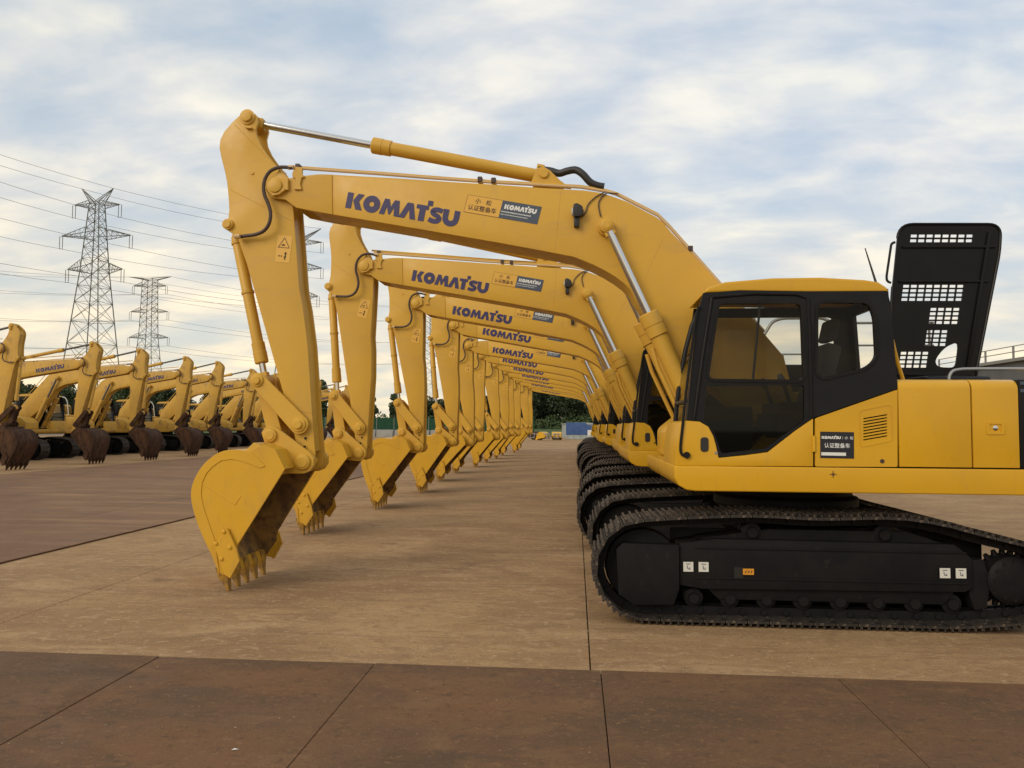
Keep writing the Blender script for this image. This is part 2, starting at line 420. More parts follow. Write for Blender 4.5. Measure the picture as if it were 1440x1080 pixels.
# ================================================================== the setting
def structure(name, me, m): return tag(obj(name, me, m), kind='structure')
ground = structure('ground', MB().box(-1500, 1500, -300, 2500, -1.0, -0.16).mesh('ground', smooth=False), 'ground_dirt')
yard = structure('concrete_yard', MB().box(-70, 60, -24, 122, -0.155, -0.075).mesh('concrete_yard', smooth=False), 'concrete')
PITCH = 5.1
slab_me = MB().box(-PITCH / 2 + .005, PITCH / 2 - .005, -9.992, 9.992, -0.07, 0.0).mesh('concrete_slab', bevel=.004, seg=1, smooth=False)
for i in range(-11, 9):
    for j in range(7):
        obj('concrete_slab', slab_me, 'concrete', yard, Matrix.Translation((0.11 + PITCH * (i + .5), -12 + 20 * j, random.uniform(-.003, 0.0))))
def plates(name, m, x0, nx, dx, ys, dy, th):
    bed = structure(name, MB().box(x0 + .02, x0 + nx * dx - .02, ys[0] + .02, ys[-1] + dy - .02, 0.002, 0.006).mesh(name, smooth=False), 'rusty_steel')
    me = MB().box(0.003, dx - .003, 0.003, dy - .003, 0.0075, th).mesh('steel_plate', bevel=.003, seg=1, smooth=False)
    for i in range(nx):
        for y in ys:
            o = obj('steel_plate', me, m, bed, Matrix.Translation((x0 + i * dx, y, random.uniform(-.0005, .0015))) @ Matrix.Rotation(random.uniform(-.0004, .0004), 4, 'X'))
plates('steel_roadway', 'steel_plate', 0.179 - 1.62 * 7, 15, 1.62, [5.655 - 6.0 * 2, 5.655 - 6.0], 6.0, 0.026)
plates('steel_crossing', 'purple_plate', -7.05 - 1.95 * 6, 6, 1.95, [5.7 + 6 * k for k in range(10)], 6.0, 0.024)

# ================================================================== excavator meshes (rest pose = first machine)
ME = {}
def LL(v, pts): return [L(x, y, v) for x, y in pts]
PIN = dict(boom_foot=(0.02, 1.80), stick=L(392.5, 258.8, .22), bucket=L(428.3, 644.4, .2), bucket_link=L(383.3, 606.9, .2),
           stick_link=L(420.4, 592, .22), joint=L(364, 530, .2), arm_rod=L(355, 163, .1), arm_base=L(768, 247, 0),
           curl_base=L(327, 312.6, .1), lift_rod=L(855, 315.6, .33), lift_base=(0.70, 1.30), tip=L(318.9, 826.7, .5))

# ---- boom
BV = 0.225
top_px = [(440, 242), (457.5, 240), (560, 246.5), (640, 252.5), (695, 256), (762, 261.5), (823.5, 265.4), (848, 269), (866, 275), (884.6, 282), (924, 303), (935, 311.5), (945.8, 325), (975, 356), (1007, 391.5), (1060, 450), (1103, 501)]
bot_px = [(896, 421), (887.5, 405), (878, 396), (866.7, 387.5), (852, 378.5), (835, 370), (822, 364.5), (808, 359), (762.5, 350), (700, 338), (560, 313), (440, 292)]
bp = LL(BV, top_px) + circ(PIN['boom_foot'], .165, 130, 300, 8) + [(0.50, 1.93), (1.02, 2.36)] + LL(BV, bot_px)
mb = MB().prism(bp, -BV, BV)
fork = LL(BV, [(396, 233.5), (408.7, 246), (430, 242.5), (450, 240.5), (470, 241), (470, 297.5), (440, 292), (419, 287.5), (403.7, 276)]) + [(PIN['stick'][0] + .125 * math.cos(a), PIN['stick'][1] + .125 * math.sin(a)) for a in [R(q) for q in (-75, -45, -15, 15, 45, 75)]]
for s in (-1, 1):
    mb.prism(fork, s * .178, s * (BV + .012))
ME['boom'] = mb.mesh('boom', bevel=.010)
pins = []
def lathe_mesh(name, p, ax, prof, n=20, **k): return MB().lathe(p, ax, prof, n).mesh(name, **k)
for s in (-1, 1):
    pins.append(lathe_mesh('pivot_pin', (PIN['stick'][0], s * .236, PIN['stick'][1]), (0, s, 0), [(0, .105), (.03, .105), (.036, .098), (.037, .078), (.062, .076), (.066, .068)], bevel=.003, seg=1))
    pins.append(lathe_mesh('pivot_pin', (PIN['boom_foot'][0], s * .224, PIN['boom_foot'][1]), (0, s, 0), [(0, .12), (.05, .12), (.055, .07)]))
    pins.append(lathe_mesh('pivot_pin', (PIN['lift_rod'][0], s * .222, PIN['lift_rod'][1]), (0, s, 0), [(0, .095), (.06, .09), (.062, .062), (.168, .060), (.172, .05), (.173, .042), (.178, .040)]))
    c = L(404, 250, .26); c2 = L(393, 268, .26)
    pins.append(MB().box(c[0] - .035, c[0] + .03, s * .24, s * .278, c[1] - .10, c[1] + .03).mesh('lock_plate', bevel=.004, seg=1))
    pins.append(MB().prism(LL(.26, [(383, 265), (403, 259), (404, 263), (396, 269), (386, 271)]), s * .24, s * .285).mesh('lock_plate', bevel=.003, seg=1))
ME['boom_pin'] = pins
welds = []
for s in (-1, 1):
    for a, b in (((457, 242), (452, 296)), ((791, 267), (781, 352)), ((934, 334), (908, 388))):
        p, q = L(*a, BV), L(*b, BV)
        welds.append(MB().tube([(p[0], s * (BV + .0005), p[1]), (q[0], s * (BV + .0005), q[1])], .003, 6).mesh('weld'))
ME['weld'] = welds
# cylinder bracket on the boom back
br = LL(.1, [(748, 258), (757, 236), (766, 232), (776, 238), (790, 252), (806, 264)])
mb = MB()
for s in (-1, 1): mb.prism(br, s * .09, s * .125)
mb.lathe((PIN['arm_base'][0], -.15, PIN['arm_base'][1]), (0, 1, 0), [(0, .05), (.30, .05)])
ME['cylinder_bracket'] = mb.mesh('cylinder_bracket', bevel=.005, seg=1)
# hydraulic pipes on the boom back, near and far
def pipe_path(px, v): return [(L(x, y, v)[0], v, L(x, y, v)[1]) for x, y in px]
pp = [(413, 231), (425, 232), (456, 234.5), (540, 241), (640, 249.5), (700, 254), (757, 257.5), (820, 261.5), (855, 266), (870, 270.5), (927, 300), (942, 315), (1010, 393), (1075, 465)]
for nm, v, dz in (('pipe', .20, 0), ('pipe_inner', .13, .012), ('pipe_far', -.20, 0)):
    mb = MB().tube([(a, b, c + dz - (.012 if a < 2.0 else 0)) for a, b, c in pipe_path(pp, v)], .0155, 8)
    ME[nm] = mb.mesh(nm)
ME['pipe_clamp'] = []
for x, y in ((678, 251), (697, 252.6), (423, 231), (972, 350)):
    c = L(x, y, .17); ME['pipe_clamp'].append(MB().box(c[0] - .025, c[0] + .025, .10, .225, c[1] - .028, c[1] + .03).mesh('pipe_clamp', bevel=.005, seg=1))
cb = LL(.25, [(418, 230), (428, 231), (428, 240), (431, 244), (427, 246), (425, 254), (427, 262), (416, 262), (419, 252), (418, 246), (414, 244), (414, 239)])
ME['hose_bracket'] = MB().prism(cb, .23, .262).mesh('hose_bracket', bevel=.004, seg=1)
hp = spline([(L(x, y, v)[0], v, L(x, y, v)[1]) for x, y, v in ((760, 236, .02), (776, 238, .03), (789, 241.5, .05), (800, 238.5, .08), (812, 237, .10), (822, 243, .12), (832, 254, .12), (842, 259, .12), (852, 261, .12))], 6)
ME['loop_hose'] = MB().tube(hp, .040, 12).mesh('loop_hose')
mb = MB().tube(spline([(L(x, y, .235)[0], .238, L(x, y, .235)[1]) for x, y in ((854, 268), (840, 275), (829, 286), (826, 296), (821, 303))], 5), .007, 6)
mb.tube(spline([(L(x, y, .235)[0], .238, L(x, y, .235)[1]) for x, y in ((872, 271), (856, 270), (847, 277), (844, 287), (847, 303))], 5), .007, 6)
ME['cable'] = mb.mesh('cable')
wl_ = LL(.25, [(809, 287), (814, 286), (821, 290), (823, 298), (819, 304), (809, 305), (807, 297)])
mb = MB().prism(fillet(wl_, .01, 3), .235, .33)
c = L(813, 311, .25); mb.box(c[0] - .03, c[0] + .03, .227, .29, c[1] - .05, c[1] + .06)
ME['work_light'] = mb.mesh('work_light', bevel=.008, seg=2)
c = L(808.5, 296, .28); ME['light_lens'] = MB().lathe((c[0], .285, c[1]), (1, 0, 0), [(-.01, .045), (.012, .045), (.02, .035)]).mesh('light_lens')
# lettering both sides
def near_frame(p, q, v):
    a, b = L(*p, v), L(*q, v); r = Vector((b[0] - a[0], 0, b[1] - a[1])); w = r.length; r.normalize()
    return Vector((a[0], v, a[1])), r, Vector((r.z, 0, -r.x)), w
O_, r_, u_, w_ = near_frame((487.4, 287.5), (645, 316.5), BV + .004)
mb = lay(MB(), LOGO, O_, r_, u_, w=w_, h=.176); ME['lettering'] = mb.mesh('lettering', smooth=False)
e_ = O_ + r_ * w_
Of = Vector((e_.x, -BV - .004, e_.z)); mb = lay(MB(), LOGO, Of, -r_, u_, w=w_, h=.176); ME['lettering_far'] = mb.mesh('lettering_far', smooth=False)
# two-part decal
O_, r_, u_, w_ = near_frame((654, 294.5), (757.5, 313), BV + .004)
h_ = .195; w1 = w_ * .475
sh = (r_ * .06 + u_).normalized()
ME['decal_yellow'] = quad(MB(), O_, r_, sh, .004, w1, .004, h_ - .004).mesh('decal', smooth=False)
mb = MB(); O2 = O_ + Vector((0, .0005, 0))
for a in ((0, w1, 0, .004), (0, w1, h_ - .004, h_), (0, .004, .004, h_ - .004)): quad(mb, O_, r_, sh, *a)
O3 = O_ + Vector((0, .002, 0))
lay(mb, text2d('小'), O3 + r_ * .095 + sh * .112, r_, sh, h=.058); lay(mb, text2d('松'), O3 + r_ * .215 + sh * .112, r_, sh, h=.058)
lay(mb, text2d('认证整备车'), O3 + r_ * .035 + sh * .032, r_, sh, w=w1 - .075, h=.062)
ME['decal_brown_print'] = mb.mesh('decal_print', smooth=False)
ME['decal_blue'] = quad(MB(), O_, r_, sh, w1, w_, 0, h_).mesh('decal', smooth=False)
mb = lay(MB(), LOGO, O3 + r_ * (w1 + .035) + sh * .105, r_, sh, w=w_ - w1 - .075, h=.052)
for k, (a, b) in enumerate(((.015, .78), (.015, .72))):
    x = w1 + a
    while x < w1 + (w_ - w1) * b:
        d = random.uniform(.006, .014); quad(mb, O3, r_, sh, x, x + d, .068 - k * .028, .080 - k * .028 - k * .004); x += d + .005
ME['decal_white_print'] = mb.mesh('decal_print', smooth=False)

# ---- stick (arm)
SV = 0.17
left = [(344.4, 153), (330, 166), (318.8, 178.8), (312.5, 191), (311.3, 202.5), (313.8, 216), (318.8, 236), (321.5, 250), (323.5, 270), (324.5, 290), (323, 302), (320.5, 309), (321.5, 318), (327, 322), (335, 326), (348.7, 366), (376, 465), (412, 597), (417, 622), (418, 640)]
pb = PIN['bucket']
bot = [(pb[0] + .10 * math.cos(a), pb[1] + .10 * math.sin(a)) for a in [R(q) for q in (-20, -50, -90, -130, -160)]]
right = [(443, 632), (439.5, 585), (433.3, 480), (427, 467 - 40), (422, 400), (417.5, 330), (414, 283), (403, 252), (392.5, 230), (387.5, 223.7), (377.5, 211), (370, 200), (364, 187), (362.5, 177), (365.6, 166), (364.4, 158.7), (358, 152.5), (351, 151.5)]
sp_ = LL(SV, left) + bot + LL(SV, right)
core = LL(SV, [(330, 182), (322, 190), (316, 203), (318, 216), (323, 236), (326, 252), (328, 272), (329, 292), (333, 308), (340, 326), (353, 366), (381, 465), (416, 597), (420, 628), (424, 632), (438, 630), (434.5, 585), (430, 480), (423, 425), (418, 400), (413.5, 330), (410, 283), (399, 254), (388.5, 232), (375, 215), (366, 204), (358, 192), (344, 184)])
mb = MB().prism(core, -.135, .135)
for s in (-1, 1): mb.prism(sp_, s * .1345, s * SV)
ME['stick'] = mb.mesh('stick', bevel=.007)
pins = []
for s in (-1, 1):
    def pn_(p, prof, n=20): pins.append(lathe_mesh('pivot_pin', (p[0], s * .168, p[1]), (0, s, 0), prof, n))
    pn_(PIN['arm_rod'], [(0, .085), (.02, .085), (.022, .060), (.05, .058), (.052, .05)])
    pn_(PIN['curl_base'], [(0, .062), (.03, .06), (.032, .042), (.05, .040)])
    pn_(pb, [(0, .115), (.03, .115)]); pn_(PIN['stick_link'], [(0, .08), (.015, .08)])
    for x, y in ((430, 611.5), (428.5, 623.5)): pn_(L(x, y, SV), [(0, .03), (.008, .028)], 14)
    pn_(L(357.5, 238, SV), [(0, .02), (.012, .018)], 12)
    c = L(351, 175, SV); pins.append(MB().prism(LL(SV, [(347.5, 172), (359, 175), (358.5, 177), (350, 176)]), s * .169, s * .215).mesh('lock_plate'))
pins.append(lathe_mesh('pivot_pin', (PIN['arm_rod'][0], -.14, PIN['arm_rod'][1]), (0, 1, 0), [(0, .045), (.28, .045)]))
ME['stick_pin'] = pins
ME['grease_hole'] = [lathe_mesh('grease_hole', (L(x, y, SV)[0], .177, L(x, y, SV)[1]), (0, 1, 0), [(0, .016), (.003, .016)], 12) for x, y in ((430, 611.5), (428.5, 623.5))]
ME['stick_weld'] = []
for s in (-1, 1):
    for a, b in (((333, 170), (390, 226)), ((326, 261), (412, 305)), ((423, 573), (438, 575))):
        p, q = L(*a, SV), L(*b, SV); ME['stick_weld'].append(MB().tube([(p[0], s * (SV + .0005), p[1]), (q[0], s * (SV + .0005), q[1])], .003, 6).mesh('weld'))
hz = [(415, 231.5), (404, 230.5), (394, 231), (383, 236), (376, 246), (373.5, 258), (375, 270), (380, 282), (383, 295), (381, 309), (373, 319), (360, 324), (345, 325.5), (334, 327)]
ME['stick_hose'] = MB().tube(spline([(L(x, y, .26)[0], .268 if i < 10 else .268 - (i - 9) * .012, L(x, y, .26)[1]) for i, (x, y) in enumerate(hz)], 5), .020, 10).mesh('stick_hose')
ME['stick_hose_far'] = MB().tube(spline([(L(x, y, .26)[0], -(.268 if i < 10 else .268 - (i - 9) * .012), L(x, y, .26)[1]) for i, (x, y) in enumerate(hz)], 5), .020, 10).mesh('stick_hose')
ME['hose_coupling'] = []
for x, y in ((412, 230.6), (336, 327)):
    c = L(x, y, .26); ME['hose_coupling'].append(MB().tube([(c[0] - .03, .262, c[1]), (c[0] + .03, .262, c[1])], .026, 8).mesh('hose_coupling'))
O_, r_, u_, w_ = near_frame((388, 363), (408.5, 365), SV + .003)
ME['warning_decal'] = quad(MB(), O_, r_, u_, 0, w_, 0, .30).mesh('decal', smooth=False)
mb = MB(); O3 = O_ + Vector((0, .002, 0))
mb2 = [((.02, .165), (w_ - .02, .165)), ((w_ - .02, .165), (w_ / 2, .275)), ((w_ / 2, .275), (.02, .165)), ((.055, .185), (.085, .20)), ((.07, .20), (.095, .19)), ((.03, .07), (.055, .07)), ((.065, .065), (.075, .075)), ((.11, .03), (.11, .12)), ((.10, .10), (.125, .10)), ((.095, .05), (.12, .075))]
for k, (a, b) in enumerate(mb2):
    vs, fs = stroke_faces([a, b], .007 if k < 3 else .013)
    mb.add([O3 + r_ * x + u_ * y for x, y in vs], fs)
ME['warning_print'] = mb.mesh('decal_print', smooth=False)

# ---- bucket
KV = 0.56
back = [(308, 800), (305.5, 795.6), (293, 766.7), (280, 737.8), (270.5, 706.7), (268.5, 685), (274, 666.7), (286.7, 646.7), (304.4, 632.5), (320, 627.3), (337.8, 627.5), (352, 629.5)]
backc = spline(LL(KV, back), 4)
hinge = LL(KV, [(371, 620), (386.7, 626.7), (400, 654)])
side = backc + hinge + LL(KV, [(331, 763), (334, 779), (322, 802)])
mb = MB()
for s in (-1, 1): mb.prism(side, s * (KV - .028), s * KV)
inner = []
P_ = [Vector(p) for p in backc + hinge]
cen = Vector(L(340, 690, KV))
for i, p in enumerate(P_):
    d = (P_[min(i + 1, len(P_) - 1)] - P_[max(i - 1, 0)]).normalized(); n = Vector((-d.y, d.x))
    if n.dot(cen - p) < 0: n = -n
    inner.append(tuple(p + n * .028))
mb.prism([tuple(p) for p in P_] + inner[::-1], -KV + .0275, KV - .0275)
lip = LL(KV, [(308, 800), (322, 802), (318, 790), (305, 790)])
mb.prism(LL(KV, [(304, 791), (309, 803), (314.5, 804), (310, 789)]), -KV + .027, KV - .027)
ME['bucket'] = mb.mesh('bucket', bevel=.005, seg=1)
inner_me = MB()
n_ = len(inner)
q0 = [(u, -KV + .03, w) for u, w in inner]; q1 = [(u, KV - .03, w) for u, w in inner]
off = [tuple(Vector(p) + (cen - Vector(p)).normalized() * .003) for p in inner]
inner_me.add([(u, -KV + .031, w) for u, w in off] + [(u, KV - .031, w) for u, w in off], [(i, i + 1, n_ + i + 1, n_ + i) for i in range(n_ - 1)])
for s in (-1, 1):
    pr = off + LL(KV, [(333, 762), (331, 776), (316, 798)])
    inner_me.add([(u, s * (KV - .031), w) for u, w in pr], [tuple(range(len(pr)))])
ME['bucket_lining'] = inner_me.mesh('bucket_lining')
inn = [(301, 752), (295, 735), (286, 708), (282.5, 690), (284, 673), (290, 660), (298, 651), (311, 642), (326, 640), (340, 643), (353, 647.5), (366, 653), (373, 650), (362, 638)]
rim = backc[2:] + LL(KV, inn[::-1])
ME['wear_rim'] = [MB().prism(rim, s * (KV - .001), s * (KV + .008)).mesh('wear_rim', bevel=.003, seg=1) for s in (-1, 1)]
ME['bucket_weld'] = []
for s in (-1, 1):
    p = [L(*q, KV) for q in ((284, 674), (330, 704), (338, 692))]
    ME['bucket_weld'].append(MB().tube([(a, s * (KV + .0005), b) for a, b in p], .005, 6).mesh('weld'))
# ears
ear = [(PIN['bucket'][0] + .125 * math.cos(a), PIN['bucket'][1] + .125 * math.sin(a)) for a in [R(q) for q in (240, 270, 300, 330, 0, 30, 60)]][::-1]
bl = PIN['bucket_link']
ear = [(pb[0] + .125 * math.cos(R(q)), pb[1] + .125 * math.sin(R(q))) for q in (-80, -110, -150, 180, 150, 110)] + [(bl[0] + .10 * math.cos(R(q)), bl[1] + .10 * math.sin(R(q))) for q in (120, 90, 60, 30, 0, -30)]
earp = [(pb[0] - .125 * math.cos(R(q)), pb[1] + .125 * math.sin(R(q))) for q in (-85, -50, -15, 20, 55)] + [(bl[0] - .105 * math.cos(R(q)), bl[1] + .105 * math.sin(R(q))) for q in (60, 95, 130, 165)] + LL(.25, [(376, 628), (372, 650), (402, 660), (412, 661)])
mb = MB()
for s in (-1, 1): mb.prism(earp, s * .215, s * .262)
mb.prism(LL(.2, [(362, 628), (374, 616), (392, 626), (404, 652), (399, 662), (384, 642)]), -KV + .03, KV - .03)
for s in (-1, 1):
    for p, r in ((pb, .085), (bl, .075)):
        mb.lathe((p[0], s * .26, p[1]), (0, s, 0), [(0, r), (.028, r), (.034, r - .008), (.035, r - .022), (.045, r - .024)])
mb.lathe((pb[0], -.26, pb[1]), (0, 1, 0), [(0, .045), (.52, .045)])
mb.lathe((bl[0], -.26, bl[1]), (0, 1, 0), [(0, .04), (.52, .04)])
ME['bucket_ear'] = mb.mesh('bucket_ear', bevel=.005, seg=1)
def tooth_mesh(v):
    tip = Vector(L(318.9, 826.7, .5)); base = Vector(L(310.5, 795, .5))
    d = (tip - base).normalized(); n = Vector((-d.y, d.x)); ln = (tip - base).length
    m = MB(); sec = [(-.04, .055, .058), (.07, .055, .055), (.085, .047, .046), (ln * .7, .040, .022), (ln, .034, .007)]
    vs = []
    for t, hw, hh in sec:
        c = base + d * t
        for a, b in ((-1, -1), (1, -1), (1, 1), (-1, 1)):
            q = c + n * (b * hh); vs.append((q.x, v + a * hw, q.y))
    k = len(sec); fs = [(i * 4 + j, i * 4 + (j + 1) % 4, (i + 1) * 4 + (j + 1) % 4, (i + 1) * 4 + j) for i in range(k - 1) for j in range(4)] + [(3, 2, 1, 0), tuple(range((k - 1) * 4, k * 4))]
    return m.add(vs, fs).mesh('tooth', bevel=.004, seg=1)
ME['tooth'] = tooth_mesh(0.0)
cut = LL(KV, [(318, 734), (331, 763), (338, 782), (324.4, 806.7), (312, 800), (304, 778), (304, 757)])
cut = LL(KV, [(320.5, 736), (333, 764), (338, 782), (324.4, 806.7), (315, 800), (303, 762), (311, 748)])
ME['side_cutter'] = MB().prism(cut, 0, .03).mesh('side_cutter', bevel=.004, seg=1)
ME['cutter_bolt'] = [lathe_mesh('cutter_bolt', (L(x, y, KV)[0], .028, L(x, y, KV)[1]), (0, 1, 0), [(0, .022), (.014, .022), (.017, .016)], 8) for x, y in ((316, 741), (305, 757.5), (324.5, 763), (312.5, 779))]

# ---- links
def bar2(p, q, r0, r1, n=8):
    p, q = Vector(p), Vector(q); d = (q - p).normalized(); a = math.degrees(math.atan2(d.y, d.x))
    return circ(p, r0, a + 80, a + 280, n) + circ(q, r1, a - 80, a + 80, n)
def unit_link(ln, r0, r1, v0, v1, boss=None):
    m = MB().prism(bar2((0, 0), (ln, 0), r0, r1), v0, v1)
    if boss:
        for x, r in ((0, boss[0]), (ln, boss[1])): m.lathe((x, v1 - .002, 0), (0, 1, 0), [(0, r), (.02, r), (.022, r * .6), (.05, r * .58)])
    return m.mesh('link', bevel=.005, seg=1)
dist = lambda a, b: (Vector(a) - Vector(b)).length
LEN = dict(tip_link=dist(PIN['joint'], PIN['stick_link']), push=dist(PIN['joint'], PIN['bucket_link']))
ME['tipping_link'] = unit_link(LEN['tip_link'], .085, .105, .19, .232, (.07, .08))
ME['tipping_link_far'] = unit_link(LEN['tip_link'], .085, .105, -.232, -.19, None)
mb = MB().prism(bar2((0, 0), (LEN['push'], 0), .075, .085), .075, .125).prism(bar2((0, 0), (LEN['push'], 0), .075, .085), -.125, -.075)
mb.box(.15, LEN['push'] - .12, -.076, .076, -.05, .05).lathe((0, -.19, 0), (0, 1, 0), [(0, .04), (.38, .04)])
ME['push_link'] = mb.mesh('push_link', bevel=.005, seg=1)
# ---- cylinders, built along +x from their pin
def barrel(ln, r, gl, v=0, rings=()):
    pr = [(.07, r * .7), (.11, r), (ln - gl, r), (ln - gl + .005, r * 1.17), (ln - gl * .55, r * 1.17), (ln - gl * .53, r * 1.22), (ln - .01, r * 1.22), (ln, r * 1.1)]
    m = MB().lathe((0, v, 0), (1, 0, 0), pr, 24)
    m.lathe((0, v - r * .75, 0), (0, 1, 0), [(0, r * 1.0), (r * 1.5, r * 1.0)])
    for t in rings: m.lathe((ln * t, v, 0), (1, 0, 0), [(0, r * 1.16), (.03, r * 1.16)], 20)
    return m
def rod(ln, r, er, v=0, hw=.06):
    return MB().lathe((er * .8, v, 0), (1, 0, 0), [(0, r), (ln, r)], 20).mesh('rod'), \
        MB().lathe((0, v - hw, 0), (0, 1, 0), [(0, er), (2 * hw, er)]).box(0, er * 1.5, v - hw * .7, v + hw * .7, -r * 1.25, r * 1.25).mesh('rod_eye', bevel=.004, seg=1)
lift_len = dist(PIN['lift_base'], L(913, 440, .33)); arm_len = dist(PIN['arm_base'], L(526, 205, 0)); curl_len = dist(PIN['curl_base'], L(366.5, 505, .05))
LV = .335
mb = barrel(lift_len, .090, .26)
mb.tube([(lift_len - .35, .0, -.11), (lift_len - .55, 0, -.14), (.5, 0, -.14), (.35, 0, -.10)], .022, 8)
ME['lift_barrel'] = mb.mesh('lift_cylinder')
ME['lift_rod'], ME['lift_eye'] = rod(dist(PIN['lift_base'], PIN['lift_rod']) - lift_len + .15, .044, .078, 0, .045)
mb = barrel(arm_len, .074, .22); mb.box(.02, .10, -.05, .05, .06, .12)
ME['arm_barrel'] = mb.mesh('arm_cylinder')
ME['arm_rod'], ME['arm_eye'] = rod(dist(PIN['arm_base'], PIN['arm_rod']) - arm_len + .15, .042, .085, 0, .10)
ME['curl_barrel'] = barrel(curl_len, .062, .24, 0, (.10, .47)).mesh('curl_cylinder')
ME['curl_rod'], ME['curl_eye'] = rod(dist(PIN['curl_base'], PIN['joint']) - curl_len + .12, .036, .07, 0, .065)

# ---- undercarriage: belt path in (u, w)
RI, ZC, UF, UR = .435, .478, 1.575, -1.62
RR, ZR = .335, .425
path = circ((UF, ZC), RI, 90, -90, 22)[::1] + [(UF - (UF + 1.10) * t / 20, ZC - RI) for t in range(1, 21)] + circ((UR, ZR), RR, -90, -270, 18) + spline([(UR, ZR + RR), (-1.30, .835), (-.95, .925), (-.55, .968), (.05, .950), (.60, .968), (1.15, .945), (UF, ZC + RI)], 6)[1:-1]
cum = [0]
for i in range(len(path)): cum.append(cum[-1] + dist(path[i], path[(i + 1) % len(path)]))
NSHOE = 47
def on_path(s):
    s %= cum[-1]
    for i in range(len(path)):
        if cum[i + 1] >= s:
            a, b = Vector(path[i]), Vector(path[(i + 1) % len(path)]); t = (s - cum[i]) / (cum[i + 1] - cum[i]); return a.lerp(b, t)
sh_l = cum[-1] / NSHOE
SHOES = []
for k in range(NSHOE):
    a, b = on_path(k * sh_l), on_path((k + 1) * sh_l); d = (b - a).normalized(); c = (a + b) / 2
    ang = math.atan2(d.y, d.x)     # path runs clockwise seen with u right: outward normal is to its left
    SHOES.append((c, ang))
mb = MB().box(-sh_l / 2 + .004, sh_l / 2 - .004, -.30, .30, -.012, .010)
for x in (-.068, -.004, .062): mb.box(x - .009, x + .009, -.30, .30, .0095, .036)
ME['shoe'] = mb.mesh('track_shoe', smooth=False)
def shoe_matrix(c, ang, v): return Matrix.Translation((c.x, v, c.y)) @ Matrix.Rotation(-ang, 4, 'Y')
def joined_shoes(v):
    m = MB()
    for c, a in SHOES:
        M = shoe_matrix(c, a, v); m.add([M @ Vector(q) for q in mb.v], mb.f)
    return m.mesh('track_shoes', smooth=False)
ME['shoes_near'], ME['shoes_far'] = joined_shoes(1.1), joined_shoes(-1.1)
def offset_path(dd):
    out = []
    for i in range(len(path)):
        a, b = Vector(path[i - 1]), Vector(path[(i + 1) % len(path)]); d = (b - a).normalized(); n = Vector((-d.y, d.x)); out.append(tuple(Vector(path[i]) + n * -dd))
    return out
def chain(v0, v1):
    o, i_ = offset_path(.0125), offset_path(.085); n = len(o); m = MB()
    vs = [(u, v, w) for u, w in o for v in (v0, v1)] + [(u, v, w) for u, w in i_ for v in (v0, v1)]
    fs = []
    for k in range(n):
        a, b = 2 * k, 2 * ((k + 1) % n)
        fs += [(a, b, b + 1, a + 1), (2 * n + a, 2 * n + a + 1, 2 * n + b + 1, 2 * n + b), (a, 2 * n + a, 2 * n + b, b), (a + 1, b + 1, 2 * n + b + 1, 2 * n + a + 1)]
    return m.add(vs, fs)
